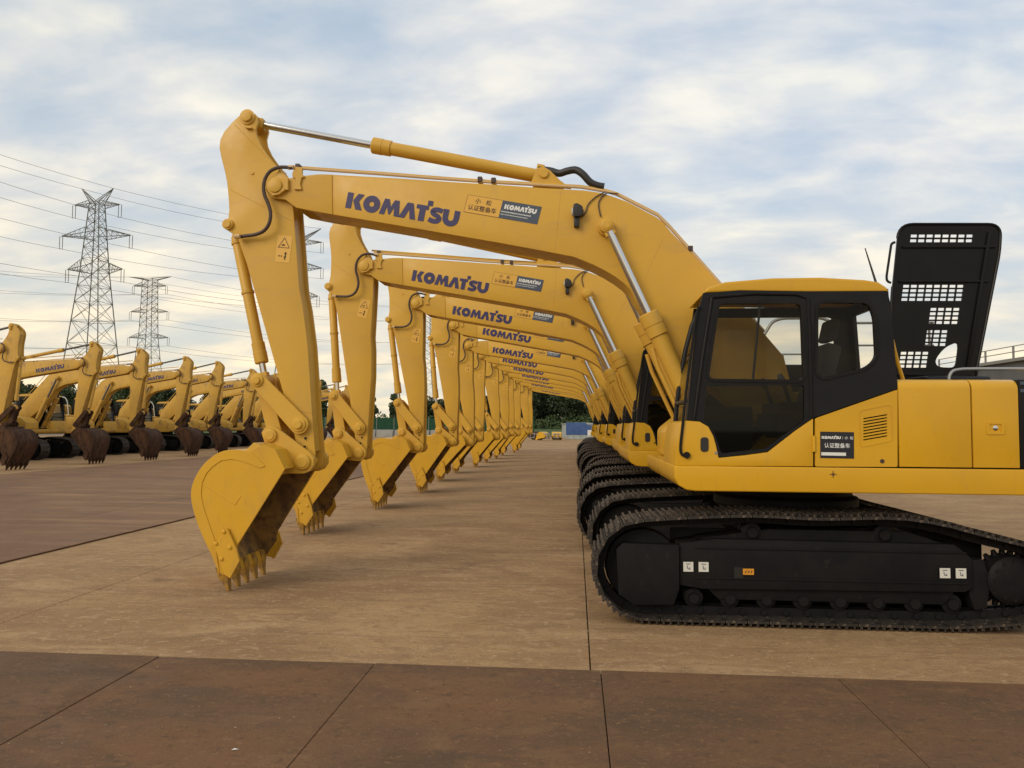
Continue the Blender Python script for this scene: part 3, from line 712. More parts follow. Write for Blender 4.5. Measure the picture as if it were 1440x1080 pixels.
for s, nm in ((1, 'near'), (-1, 'far')):
    m = chain(s * 1.02, s * 1.06); c2 = chain(s * 1.15, s * 1.19); m.add(c2.v, c2.f)
    for k in range(NSHOE):     # link pins
        c = on_path(k * sh_l); ins = Vector((0.0, .475)); d = (ins - Vector((max(min(c.x, UF), UR), c.y)) * 1) 
        q = Vector((c.x, c.y)); ctr = Vector((max(min(c.x, UF), UR), ZR if c.x < -1.2 else ZC)); q = q + (ctr - q).normalized() * .05
        m.tube([(q.x, s * 1.0, q.y), (q.x, s * 1.21, q.y)], .026, 8)
    ME['chain_' + nm] = m.mesh('track_chain')
    y0, y1 = s * .92, s * 1.30
    fr = [(1.255, .70), (.95, .745), (-1.12, .735), (-1.26, .62), (-1.26, .36), (-1.20, .325), (1.05, .30), (1.255, .33)]
    m = MB().prism(fr, y0, s * 1.28)
    m.prism([(1.26, .69), (1.26, .30), (1.31, .16), (1.66, .15), (1.80, .24), (1.82, .64), (1.76, .70)], s * 1.22, s * 1.315)   # idler cover
    m.prism([(1.10, .735), (.45, .83), (-.75, .83), (-1.10, .72)], y0, s * 1.20)
    m.prism([(1.02, .31), (.90, .20), (-1.05, .20), (-1.15, .335)], s * 1.0, s * 1.225)
    m.box(-.85, .75, s * .45, y0 + s * .01, .42, .78)
    m.box(-1.52, 1.30, s * .905, s * .93, .10, .80)  # added dark sheet, stands in for the shade in gaps around the rollers
    m.prism([(-1.255, .60), (-1.255, .30), (-1.30, .16), (-1.40, .18), (-1.44, .42), (-1.38, .60)], s * .95, s * 1.235)  # added plate, keeps the gap before the sprocket dark like shade
    for z in (.40, .665): m.box(-1.22, 1.12, s * 1.275, s * 1.292, z - .008, z + .008)
    ME['frame_' + nm] = m.mesh('track_frame', bevel=.012)
    def wheel(c, r, v0, v1, hub):
        return MB().lathe((c[0], v0, c[1]), (0, 1 if v1 > v0 else -1, 0), [(0, r * .6), (.03, r * .96), (.06, r), (abs(v1 - v0) - .06, r), (abs(v1 - v0) - .03, r * .96), (abs(v1 - v0), hub), (abs(v1 - v0) + .03, hub * .9)], 28)
    ME['idler_' + nm] = wheel((UF, ZC), .34, s * .98, s * 1.20, .12).mesh('idler')
    m = wheel((UR, ZR), .215, s * 1.00, s * 1.20, .19)
    m.lathe((UR, s * 1.19, ZR), (0, s, 0), [(0, .21), (.05, .21), (.07, .19), (.085, .15), (.09, .06)], 28)
    for k in range(21):
        a = 2 * math.pi * k / 21; p, q = Vector((UR + .20 * math.cos(a), ZR + .20 * math.sin(a))), Vector((UR + .262 * math.cos(a), ZR + .262 * math.sin(a)))
        m.tube([(p.x, s * 1.105, p.y), (q.x, s * 1.105, q.y)], [.034, .018], 6)
    for k in range(12):
        a = 2 * math.pi * k / 12; m.lathe((UR + .165 * math.cos(a), s * 1.26, ZR + .165 * math.sin(a)), (0, s, 0), [(0, .016), (.015, .016)], 6)
    ME['sprocket_' + nm] = m.mesh('sprocket')
    ME['roller_' + nm] = MB().lathe((0, s * .98, 0), (0, s, 0), [(0, .05), (.02, .085), (.05, .085), (.055, .07), (.17, .07), (.175, .085), (.22, .085), (.23, .05), (.26, .045)], 18).mesh('roller')
ME['carrier_block'] = MB().box(-.05, .05, -.06, .06, -.16, .0).mesh('carrier')
mb = MB().lathe((0, 0, .60), (0, 0, 1), [(0, .60), (.18, .66), (.34, .66), (.35, .72), (.44, .72), (.46, .66), (.57, .66)], 40)
mb.prism([(.75, .45), (.9, .62), (.55, .84), (-.55, .84), (-.95, .62), (-.8, .45)], -.93, .93)
ME['turntable'] = mb.mesh('turntable', bevel=.01, seg=1)

# ---- upper structure
DV = 1.352
dk0 = L(948.5, 655, DV)[1]; dkb = 1.175
deck = [(1.305, dk0), (1.305, 1.29), (1.27, 1.225), (1.20, dkb + .01), (1.12, dkb), (-2.25, dkb), (-2.25, dk0)]
mb = MB().prism(deck, -DV, DV)
ME['deck'] = mb.mesh('revolving_frame', bevel=.018, seg=3)
# star mark hole on the deck skirt
c = L(1171.5, 667, DV); mb = MB()
for a, b in (((-.030, 0), (.030, 0)), ((0, -.030), (0, .030))):
    vs, fs = stroke_faces([a, b], .006); mb.add([(c[0] + x, DV + .003, c[1] + y) for x, y in vs], fs)
mb.lathe((c[0], DV - .002, c[1]), (0, 1, 0), [(0, .014), (.006, .014)], 4)
ME['skirt_mark'] = mb.mesh('skirt_mark', smooth=False)
PV = 1.338
ztop = L(1350, 533, PV)[1]
u_cr, u_s1, u_s2 = L(1262.5, 600, PV)[0], L(1366, 600, PV)[0], L(1432, 600, PV)[0]
gapz = dk0 + .012
# dark core of the house, engine bay open above
mb = MB().box(u_cr + .0, -2.18, -1.30, 1.315, dk0 - .01, ztop - .06)
mb.box(1.10, u_cr - .005, -1.29, .20, dk0 - .01, 1.45)
ME['house_core'] = mb.mesh('house_core', bevel=.01, seg=1)
def panel(pts, v0=1.30, v1=PV + .012, r=.02, bev=.012, holes=None):
    p = fillet(pts, r, 3)
    return (MB().plate(p, holes, v0, v1).mesh('panel') if holes else MB().prism(p, v0, v1).mesh('panel', bevel=bev, seg=3))
# panels proud of the core; upper edge rolls over
def rolled(u0, u1):
    prof = [(1.316, gapz)] + [(PV + .012, gapz), (PV + .012, ztop - .09)] + [(PV + .012 - .11 * (1 - math.cos(R(a))), ztop - .09 + .09 * math.sin(R(a))) for a in (20, 40, 60, 80, 90)] + [(.75, ztop + .005), (.75, ztop - .03), (1.316, ztop - .055)]
    n = len(prof); vs = [(u0, v, w) for v, w in prof] + [(u1, v, w) for v, w in prof]
    fs = [tuple(range(n)), tuple(range(2 * n - 1, n - 1, -1))] + [(i, (i + 1) % n, n + (i + 1) % n, n + i) for i in range(n)]
    return MB().add(vs, fs).mesh('body_panel', bevel=.008)
g = .006
ME['panel_mid'] = rolled(u_cr - g, u_s1 + g); ME['panel_rear'] = rolled(u_s1 - g, u_s2 + .0)
c = L(1398.5, 602, PV); O_ = PV + .012
mb = MB().plate(fillet([(c[0] - .075, c[1] - .055), (c[0] + .075, c[1] - .055), (c[0] + .075, c[1] + .055), (c[0] - .075, c[1] + .055)], .015, 3), [fillet([(c[0] - .05, c[1] - .035), (c[0] + .05, c[1] - .035), (c[0] + .05, c[1] + .035), (c[0] - .05, c[1] + .035)], .01, 3)], O_ - .002, O_ + .008)
ME['latch'] = mb.mesh('latch')
ME['latch_key'] = MB().lathe((c[0], O_ - .004, c[1]), (0, 1, 0), [(0, .022), (.008, .022), (.012, .012)], 14).mesh('latch_key')
# black rear grille section with stripes, counterweight
mb = MB().prism([(u_s2 - .004, gapz), (u_s2 - .004, ztop - .0), (-2.20, ztop), (-2.20, gapz)], -1.32, PV + .008)
ME['rear_block'] = mb.mesh('rear_block', bevel=.02)
mb = MB()
for k, z in enumerate((ztop - .035, ztop - .10)):
    mb.box(-2.1, u_s2 - .02, PV + .009, PV + .012, z - .014, z + .014)
ME['stripe'] = mb.mesh('stripe', smooth=False)
cwp = []
for a in range(0, 181, 12): cwp.append((-2.21 - .56 * math.sin(R(a)) ** .6, 1.335 * math.cos(R(a))))
m = MB(); n = len(cwp)
zs = [(1.16, .97), (1.22, 1.0), (2.02, 1.0), (2.12, .985), (2.16, .95)]
vs = [(-2.21 + (u + 2.21) * s, v * s, z) for z, s in zs for u, v in cwp]
fs = [(i * n + j, i * n + j + 1, (i + 1) * n + j + 1, (i + 1) * n + j) for i in range(len(zs) - 1) for j in range(n - 1)]
fs += [tuple(range(n - 1, -1, -1)), tuple(range((len(zs) - 1) * n, len(zs) * n))] + [(i * n, (i + 1) * n, (i + 1) * n + n - 1, i * n + n - 1) for i in range(len(zs) - 1)]
ME['counterweight'] = m.add(vs, fs).mesh('counterweight', bevel=.012)
# right-hand boxes: tool box, fuel tank, step
mb = MB().prism(fillet([(1.18, dk0 + .008), (1.18, 1.72), (.92, 1.93), (.10, 2.02), (.10, dk0 + .008)], .05, 3), -1.345, -.50)
ME['tool_box'] = mb.mesh('tool_box', bevel=.015)
mb = MB().prism(fillet([(.09, dk0 + .008), (.09, 2.10), (-.62, ztop), (-.62, dk0 + .008)], .04, 3), -1.345, -.45)
ME['fuel_tank'] = mb.mesh('fuel_tank', bevel=.015)
ME['right_panel'] = MB().box(-2.19, -.635, -1.345, -.75, gapz, ztop - .004).mesh('right_panel', bevel=.025, seg=3)
# right-hand front rail (loop seen through the cab)
rp = LL(-1.0, [(1062, 560), (1072, 475), (1086, 452), (1100, 447.5), (1155, 447), (1168, 452), (1174, 470), (1176, 560)])
ME['guard_rail'] = MB().tube([(u, -1.0, w) for u, w in fillet(rp, .05, 3)[2:-2]], .019, 8).mesh('guard_rail')
hc = [(-.85, ztop - .02), (-.92, ztop + .40), (-1.02, ztop + .50), (-1.95, ztop + .50), (-2.10, ztop + .40), (-2.15, ztop - .02)]
ME['closed_hood'] = MB().prism(hc, -.72, .72).mesh('engine_hood', bevel=.04, seg=3)
mb = MB()
for k in range(3): mb.tube([(-1.0 - .5 * k, -1.15, ztop - .02), (-1.0 - .5 * k, -1.15, ztop + .82)], .016, 8)
mb.tube([(-.95, -1.15, ztop + .82), (-2.05, -1.15, ztop + .82)], .016, 8).tube([(-.95, -1.15, ztop + .55), (-2.05, -1.15, ztop + .55)], .012, 8)
ME['deck_rail'] = mb.mesh('deck_rail')
mb = MB().box(-1.9, -.9, -.5, .35, ztop - .08, ztop + .03).lathe((-1.2, -.35, ztop), (0, 0, 1), [(0, .09), (.22, .09), (.24, .05)], 16).box(-1.75, -1.35, -.2, .25, ztop, ztop + .10)
mb.lathe((-1.60, .35, ztop - .01), (1, 0, 0), [(-.3, .10), (.3, .10)], 16)
ME['engine_block'] = mb.mesh('engine_block', bevel=.01, seg=1)

# ---- cab
CV, CF = 1.335, 0.34
near = LP(CV, (989, 412), (1040, 408), (1137, 409.5), (1248, 409), (1253, 430), (1262, 540), (1262, 546.5), (1200, 568), (1145, 587), (1118, 605), (1100, 619), (1079, 635), (1050, 639), (1011, 643), (1007, 625), (1003, 612), (996, 599), (984, 592), (966, 590.5), (972, 520), (981, 440))
w_up = fillet(LP(CV, (1012, 427), (1126, 427), (1130, 534), (996.5, 532.5)), .05, 4)
w_lo = fillet(LP(CV, (992.5, 542.5), (1131, 541), (1131, 592), (1112, 605), (1076, 631), (1014, 638), (1008, 618), (1000, 601), (990, 592)), .03, 3)
w_re = fillet(LP(CV, (1150.5, 426), (1221, 426), (1229, 445), (1232, 503), (1219, 516), (1158, 531), (1150.5, 525)), .06, 4)
ME['cab_side'] = MB().plate(near, [w_up, w_lo, w_re], CV - .05, CV).mesh('cab_frame', ang=25)
def frame_ring(loop, t, v0, v1):
    c = Vector((sum(p[0] for p in loop) / len(loop), sum(p[1] for p in loop) / len(loop)))
    n = len(loop); out = []
    for i in range(n):
        d = (Vector(loop[(i + 1) % n]) - Vector(loop[i - 1])).normalized(); nn = Vector((-d.y, d.x))
        if nn.dot(c - Vector(loop[i])) > 0: nn = -nn
        out.append(tuple(Vector(loop[i]) + nn * t))
    return MB().plate(out, [loop], v0, v1)
m = MB()
for lp in (w_up, w_re):
    q = frame_ring(lp, .028, CV - .001, CV + .010); m.add(q.v, q.f)
def line_strip(px, w, v):
    pts = LP(v, *px); vs, fs = stroke_faces(pts, w); return vs, fs
# door outline raised rim
for px, w in (([(1001, 418), (1060, 413), (1120, 414), (1136, 420), (1139, 470), (1141, 586)], .03), ([(1001, 418), (988, 500), (976, 588)], .022)):
    pts = fillet(LP(CV, *px), 0, 1); m.tube([(u, CV + .002, w_) for u, w_ in pts], .016, 8)
ME['window_seal'] = m.mesh('window_seal')
base = LP(CV, (966, 591.5), (984, 593), (996, 600), (1003, 613), (1006.5, 625), (1010.5, 644), (1050, 640), (1079.5, 636), (1100, 620), (1118, 606), (1143.5, 588.5), (1143.5, 656), (949.5, 655), (952, 620), (957, 594))
ME['cab_base'] = MB().prism(base, CF, CV + .006).mesh('cab_base', bevel=.008)
sl = []
for k in range(8):
    y = 590.8 + k * 4.25 - .0; y0 = y
    a, b = L(1213.5, y0 + 1.2 - 4.0, CV), L(1247, y0 - 4.6 - 4.0 + 0.0, CV)
    a2, b2 = L(1213.5, y0 + 3.0 - 4.0, CV), L(1247, y0 - 2.8 - 4.0, CV); sl.append([a, b, b2, a2])
door = LP(CV, (1146, 588.5), (1200, 569.5), (1261.5, 548), (1261.5, 656.5), (1146, 656))
ME['rear_door'] = MB().plate(fillet(door, .012, 2), sl, CV - .012, CV + .010).mesh('side_door')
ME['vent_back'] = MB().box(u_cr + .02, L(1147, 600, CV)[0] - .01, CF + .01, CV - .035, dk0, L(1262, 552, CV)[1] - .15).mesh('vent_back')
vr = fillet(LP(CV, (1208, 578), (1252, 569), (1253, 619), (1210, 628)), .03, 4)
m = frame_ring(vr, .008, CV + .008, CV + .014); ME['vent_frame'] = m.mesh('vent_frame')
c = L(1240, 648.5, CV); ME['door_lock'] = MB().lathe((c[0], CV + .009, c[1]), (0, 1, 0), [(0, .02), (.006, .018)], 14).mesh('door_lock')
c = L(1144, 624, CV); ME['hinge'] = MB().lathe((c[0], CV + .015, c[1] - .07), (0, 0, 1), [(0, .014), (.14, .014)], 10).mesh('hinge')
c = L(990.5, 625, CV)
ME['door_handle'] = MB().prism(fillet([(c[0] - .035, c[1] - .065), (c[0] + .035, c[1] - .065), (c[0] + .035, c[1] + .065), (c[0] - .035, c[1] + .065)], .03, 4), CV + .003, CV + .016).mesh('door_handle', bevel=.004, seg=1)
c2 = L(1007, 637, CV); ME['key_lock'] = MB().lathe((c2[0], CV + .003, c2[1]), (0, 1, 0), [(0, .016), (.008, .014)], 12).mesh('key_lock')
# roof
roof = LP(1.30, (989, 412.5), (994, 405), (1019, 397), (1085, 391.5), (1152, 390.5), (1215, 394), (1234, 397), (1246, 405), (1250, 411.5), (1137, 412), (1040, 411))
ME['cab_roof'] = MB().prism(roof, CF + .03, CV - .01).mesh('cab_roof', bevel=.035, seg=4)
# front: curved windscreen between the corner posts
fc = [(L(*p, .45)[0], L(*p, 1.28)[1] - .012) for p in ((984, 412), (973, 440), (964, 478), (957, 520), (952, 562), (949.5, 600), (948.5, 652))]
sf = [L(*p, CV) for p in ((989, 412), (981, 440), (976, 480), (972, 520), (968.5, 562), (966, 592), (952, 655))]
def strip(a, va, b, vb, name, thick=None):
    n = len(a); return MB().add([(u, va, w) for u, w in a] + [(u, vb, w) for u, w in b], [(i, i + 1, n + i + 1, n + i) for i in range(n - 1)]).mesh(name)
m = MB()
for vv, pr in ((1.27, fc), (CF + .05, fc)):
    m.tube([(u - .01, vv, w) for u, w in pr], .028, 10)
n = len(fc)
m.add([(u, 1.27, w) for u, w in fc] + [(u - .012, CV - .004, w) for u, w in sf], [(i, i + 1, n + i + 1, n + i) for i in range(n - 1)])
ul = fc[0]; m.tube([(ul[0] - .02, CF + .05, ul[1] - .01), (ul[0] - .02, 1.27, ul[1] - .01)], .035, 8)
mid = fc[4]; m.tube([(mid[0], CF + .05, mid[1]), (mid[0], 1.27, mid[1])], .022, 8)
ME['corner_post'] = m.mesh('corner_post')
ME['windscreen'] = strip([(u - .006, w) for u, w in fc], CF + .06, [(u - .006, w) for u, w in fc], 1.26, 'windscreen')
gb = [L(*p, 1.36) for p in ((985, 432), (981, 436), (975, 475), (969, 520), (964, 560), (960, 600), (957, 630), (960, 640), (966, 640))]
ME['grab_bar'] = MB().tube(spline([(u, 1.352, w) for u, w in gb], 3), .013, 8).lathe((gb[-1][0], 1.335, gb[-1][1]), (0, 1, 0), [(0, .03), (.03, .03)], 10).mesh('grab_bar')
# far wall and rear wall with windows
far_out = [(sf[0][0] + .05, sf[0][1]), (near[3][0], near[3][1]), (near[5][0], near[5][1]), (near[5][0], dk0 + .03), (sf[-1][0] + .02, dk0 + .03), (sf[-2][0] + .06, sf[-2][1])]
fw1 = fillet([(w_up[0][0] + .02, 2.88), (-.06, 2.88), (-.06, 1.72), (w_up[0][0] + .16, 1.72)], .05, 3)
fw2 = fillet([(-.16, 2.88), (-.50, 2.88), (-.50, 2.30), (-.16, 2.25)], .05, 3)
far_out = [(.98, near[0][1]), near[3], near[5], (near[5][0], dk0 + .03), (1.16, dk0 + .03), (1.13, 1.9)]
fz = L(1100, 447, CF)[1]; fu = L(1172, 480, CF)[0]
fw1 = fillet([(.90, fz), (fu, fz), (fu, 1.75), (1.06, 1.75)], .06, 3)
fw2 = fillet([(-.14, 2.87), (-.50, 2.87), (-.52, 2.30), (-.14, 2.22)], .06, 3)
ME['cab_far_side'] = MB().plate(far_out, [fw1], CF, CF + .04).mesh('cab_frame')
m = MB(); ur0, ur1 = near[4], near[5]
def rear_quad(v0, v1, w0, w1):
    t = lambda w: ur1[0] + (ur0[0] - ur1[0]) * (w - ur1[1]) / (ur0[1] - ur1[1])
    m.add([(t(w) + o, v, w) for o in (0, .035) for v, w in ((v0, w0), (v1, w0), (v1, w1), (v0, w1))], [(0, 1, 2, 3), (7, 6, 5, 4), (0, 4, 5, 1), (1, 5, 6, 2), (2, 6, 7, 3), (3, 7, 4, 0)])
rear_quad(CF + .03, CF + .14, 1.5, 2.99); rear_quad(CV - .14, CV - .03, 1.5, 2.99); rear_quad(CF + .14, CV - .14, 1.5, 2.28); rear_quad(CF + .14, CV - .14, 2.86, 2.99)
ME['cab_rear'] = m.mesh('cab_rear')
def pane(loop, v): return MB().add([(u, v, w) for u, w in loop], [tuple(range(len(loop)))]).mesh('window_pane', smooth=False)
ME['pane_up'], ME['pane_lo'], ME['pane_re'] = pane(w_up, CV - .02), pane(w_lo, CV - .02), pane(w_re, CV - .02)
ME['pane_f1'] = pane(fw1, CF + .02)
SX = .18
m = MB().box(-.32, .22, .56, 1.10, 1.72, 1.88)
m.prism(fillet([(-.12, 1.86), (-.28, 1.86), (-.44, 2.50), (-.30, 2.54)], .04, 3), .58, 1.08)
m.prism(fillet([(-.33, 2.56), (-.43, 2.56), (-.47, 2.76), (-.38, 2.78)], .04, 3), .70, .96)
m.box(-.25, .15, .62, 1.04, dk0 + .02, 1.73)
m.v = [(a + SX, b, c) for a, b, c in m.v]
ME['operator_seat'] = m.mesh('operator_seat', bevel=.03, seg=3)
m = MB().box(-.30, .32, 1.10, 1.22, 1.70, 1.98).box(-.30, .32, .42, .55, 1.70, 1.98).box(.45, 1.10, .48, .60, 1.45, 1.95)
for v in (1.16, .49): m.tube([(.24, v, 1.98), (.30, v, 2.16)], .02, 8).lathe((.30, v, 2.14), (.3, 0, 1), [(0, .025), (.05, .035), (.10, .02)], 10)
m.box(-.5, 1.1, CF + .03, CV - .06, dk0 + .02, dk0 + .09)
ME['console'] = m.mesh('console', bevel=.02, seg=2)
ME['window_divider'] = MB().tube([(L(1069, 428, CV - .03)[0], CV - .035, L(1069, 428, CV - .03)[1]), (L(1059, 533, CV - .03)[0], CV - .035, L(1059, 533, CV - .03)[1])], .011, 8).mesh('window_divider')
a0, a1 = L(1233, 397, .9), L(1216.5, 349, .9)
ME['antenna'] = MB().tube([(a0[0], .9, a0[1] - .03), (a1[0], .9, a1[1])], [.012, .005], 6).mesh('antenna')
# black sticker on the side door
O_, r_, u_, w_ = near_frame((1153.5, 644), (1201, 645), CV + .013)
sh_ = (L(1153.5, 607, CV)[1] - L(1153.5, 644, CV)[1])
ME['sticker'] = quad(MB(), O_, r_, u_, 0, w_, 0, sh_).mesh('decal', smooth=False)
O3 = O_ + Vector((0, .002, 0))
mb = lay(MB(), LOGO, O3 + r_ * .012 + u_ * (sh_ * .73), r_, u_, w=w_ * .57, h=sh_ * .105)
lay(mb, text2d('小'), O3 + r_ * w_ * .72 + u_ * sh_ * .72, r_, u_, h=.028); lay(mb, text2d('松'), O3 + r_ * w_ * .88 + u_ * sh_ * .72, r_, u_, h=.028)
quad(mb, O3, r_, u_, w_ * .66, w_ * .667, sh_ * .72, sh_ * .84)
lay(mb, text2d('认证整备车'), O3 + r_ * w_ * .12 + u_ * sh_ * .39, r_, u_, w=w_ * .76, h=sh_ * .19)
quad(mb, O3, r_, u_, w_ * .03, w_ * .76, sh_ * .10, sh_ * .22)
ME['sticker_print'] = mb.mesh('decal_print', smooth=False)
# stickers on the track frame
def sq(px, py, w, h, v):
    O, r, u, ww = near_frame((px, py), (px + 10, py + .15), v); return quad(MB(), O, r, u, -w / 2, w / 2, -h / 2, h / 2).mesh('decal', smooth=False), O + Vector((0, .002, 0)), r, u
for k, (x, y) in enumerate(((968, 797), (989.5, 797.3), (1329, 806), (1351.5, 806.3))):
    ME['st%d' % k], O, r, u = sq(x, y, .088, .086, 1.2955)
    m = MB()
    for a, b in (((-.02, .025), (.02, .025)), ((-.012 + .008 * (k % 2), .012), (-.004, -.018)), ((-.004, -.018), (.014, -.022)), ((.014, -.022), (.012, -.004))):
        vs, fs = stroke_faces([a, b], .006); m.add([O + r * x_ + u * y_ for x_, y_ in vs], fs)
    ME['stp%d' % k] = m.mesh('decal_print', smooth=False)
ME['sto'], O, r, u = sq(1052.5, 804, .096, .054, 1.2955)
m = MB()
for x in (-.03, -.005, .02):
    vs, fs = stroke_faces([(x, -.012), (x + .012, .012)], .008); m.add([O + r * a + u * b for a, b in vs], fs)
ME['stop'] = m.mesh('decal_print', smooth=False)
c = L(1039, 806, 1.29); ME['frame_hole'] = MB().box(c[0] - .04, c[0] + .04, 1.281, 1.287, c[1] - .05, c[1] + .05).mesh('grease_port', smooth=False)

# ---- raised engine hood (first machine only): real cut-outs
HVN = -.55
hz_ = lambda *p: [L(1180 + x / 4.5, 300 + y / 4.5, HVN) for x, y in p]
hout = fillet(hz_((375, 70), (1022, 70), (1012, 250), (868, 985), (862, 1060), (318, 1060), (330, 520)), [.16, .14, .1, .03, 0, 0, .1], 6)
holes = []
def slots(x0, x1, y0, y1, dx, cols, rows):
    cw, rh = (x1 - x0) / cols, (y1 - y0) / rows
    for r_i in range(rows):
        for c_i in range(cols):
            ya, yb = y0 + rh * (r_i + .12), y0 + rh * (r_i + .80); f = lambda y: dx * (y - y0) / (y1 - y0)
            xa, xb = x0 + cw * (c_i + .07), x0 + cw * (c_i + .90)
            holes.append(hz_((xa + f(ya), ya), (xb + f(ya), ya), (xb + f(yb), yb), (xa + f(yb), yb)))
slots(450, 852, 130, 190, -8, 8, 2); slots(402, 793, 449, 560, -15, 8, 4); slots(575, 768, 595, 706, -16, 4, 4); slots(552, 692, 736, 845, -16, 3, 4); slots(387, 571, 873, 982, -16, 4, 4)
holes.append(spline(hz_((748, 828), (742, 915), (728, 968), (680, 976), (625, 968), (608, 940), (622, 905), (660, 860), (705, 832)), 3, True))
ME['hood_panel'] = MB().plate(hout, holes, HVN - .012, HVN + .012).mesh('engine_hood')
rim_o = [p for p in hout if p[1] > ztop - .1]
m = MB().tube([(u, HVN + .02, w) for u, w in hout[24:] + hout[:24]] if False else [(u, HVN + .012, w) for u, w in hout], .016, 8)
ME['hood_rim'] = m.mesh('hood_rim')
ribs = []
for y0_, y1_ in ((205, 222), (425, 440), (1010, 1030)):
    a_ = hz_((395 - (y0_ - 200) * .09, y0_), (985 - (y0_ - 200) * .2, y0_), (985 - (y1_ - 200) * .2, y1_), (395 - (y1_ - 200) * .09, y1_))
    ribs.append(MB().prism(a_, HVN + .0125, HVN + .035).mesh('hood_rib', bevel=.006, seg=2))
ribs.append(MB().prism(hz_((935, 120), (955, 120), (815, 985), (795, 985)), HVN + .0125, HVN + .040).mesh('hood_rib', bevel=.006, seg=2))
ME['hood_rib'] = ribs
rl = hz_((372, 183), (345, 184), (330, 195), (300, 400), (302, 425), (318, 438), (340, 440))
ME['hood_handle'] = MB().tube([(u, HVN + .0, w) for u, w in fillet(rl, .03, 3)[4:-4]], .014, 8).mesh('hood_handle')
pr_ = [L(1180 + x / 4.5, 300 + y / 4.5, 1.0) for x, y in ((335, 800), (372, 950), (412, 1075))]
ME['prop_rod'] = MB().tube([(u, 1.0, w) for u, w in pr_], .018, 8).mesh('prop_rod')
sr = [L(1180 + x / 4.5, 300 + y / 4.5, .5) for x, y in ((693, 1068), (697, 1025), (720, 995), (775, 985), (850, 984), (1175, 984), (1700, 984))]
ME['service_rail'] = MB().tube([(u, .5, w) for u, w in fillet(sr, .05, 3)[2:-2]], .015, 8).mesh('service_rail')
print('meshes built')

# ================================================================== assembling excavators
def rot2(p, c, a):
    p, c = Vector(p), Vector(c); d = p - c; s, k = math.sin(a), math.cos(a)
    return Vector((c.x + d.x * k - d.y * s, c.y + d.x * s + d.y * k))
def M2(c, a): return Matrix.Translation((c[0], 0, c[1])) @ Matrix.Rotation(-a, 4, 'Y') @ Matrix.Translation((-c[0], 0, -c[1]))
def ap(M, p): q = M @ Vector((p[0], 0, p[1])); return Vector((q.x, q.z))
def align(p, q, v=0):
    d = Vector(q) - Vector(p); return Matrix.Translation((p[0], v, p[1])) @ Matrix.Rotation(-math.atan2(d.y, d.x), 4, 'Y')
def two_circles(a, ra, b, rb, near_):
    d = b - a; D = d.length; x = (D * D + ra * ra - rb * rb) / (2 * D); h = math.sqrt(max(ra * ra - x * x, 0)); e = d.normalized(); n = Vector((-e.y, e.x))
    return min((a + e * x + n * h, a + e * x - n * h), key=lambda p: (p - near_).length)
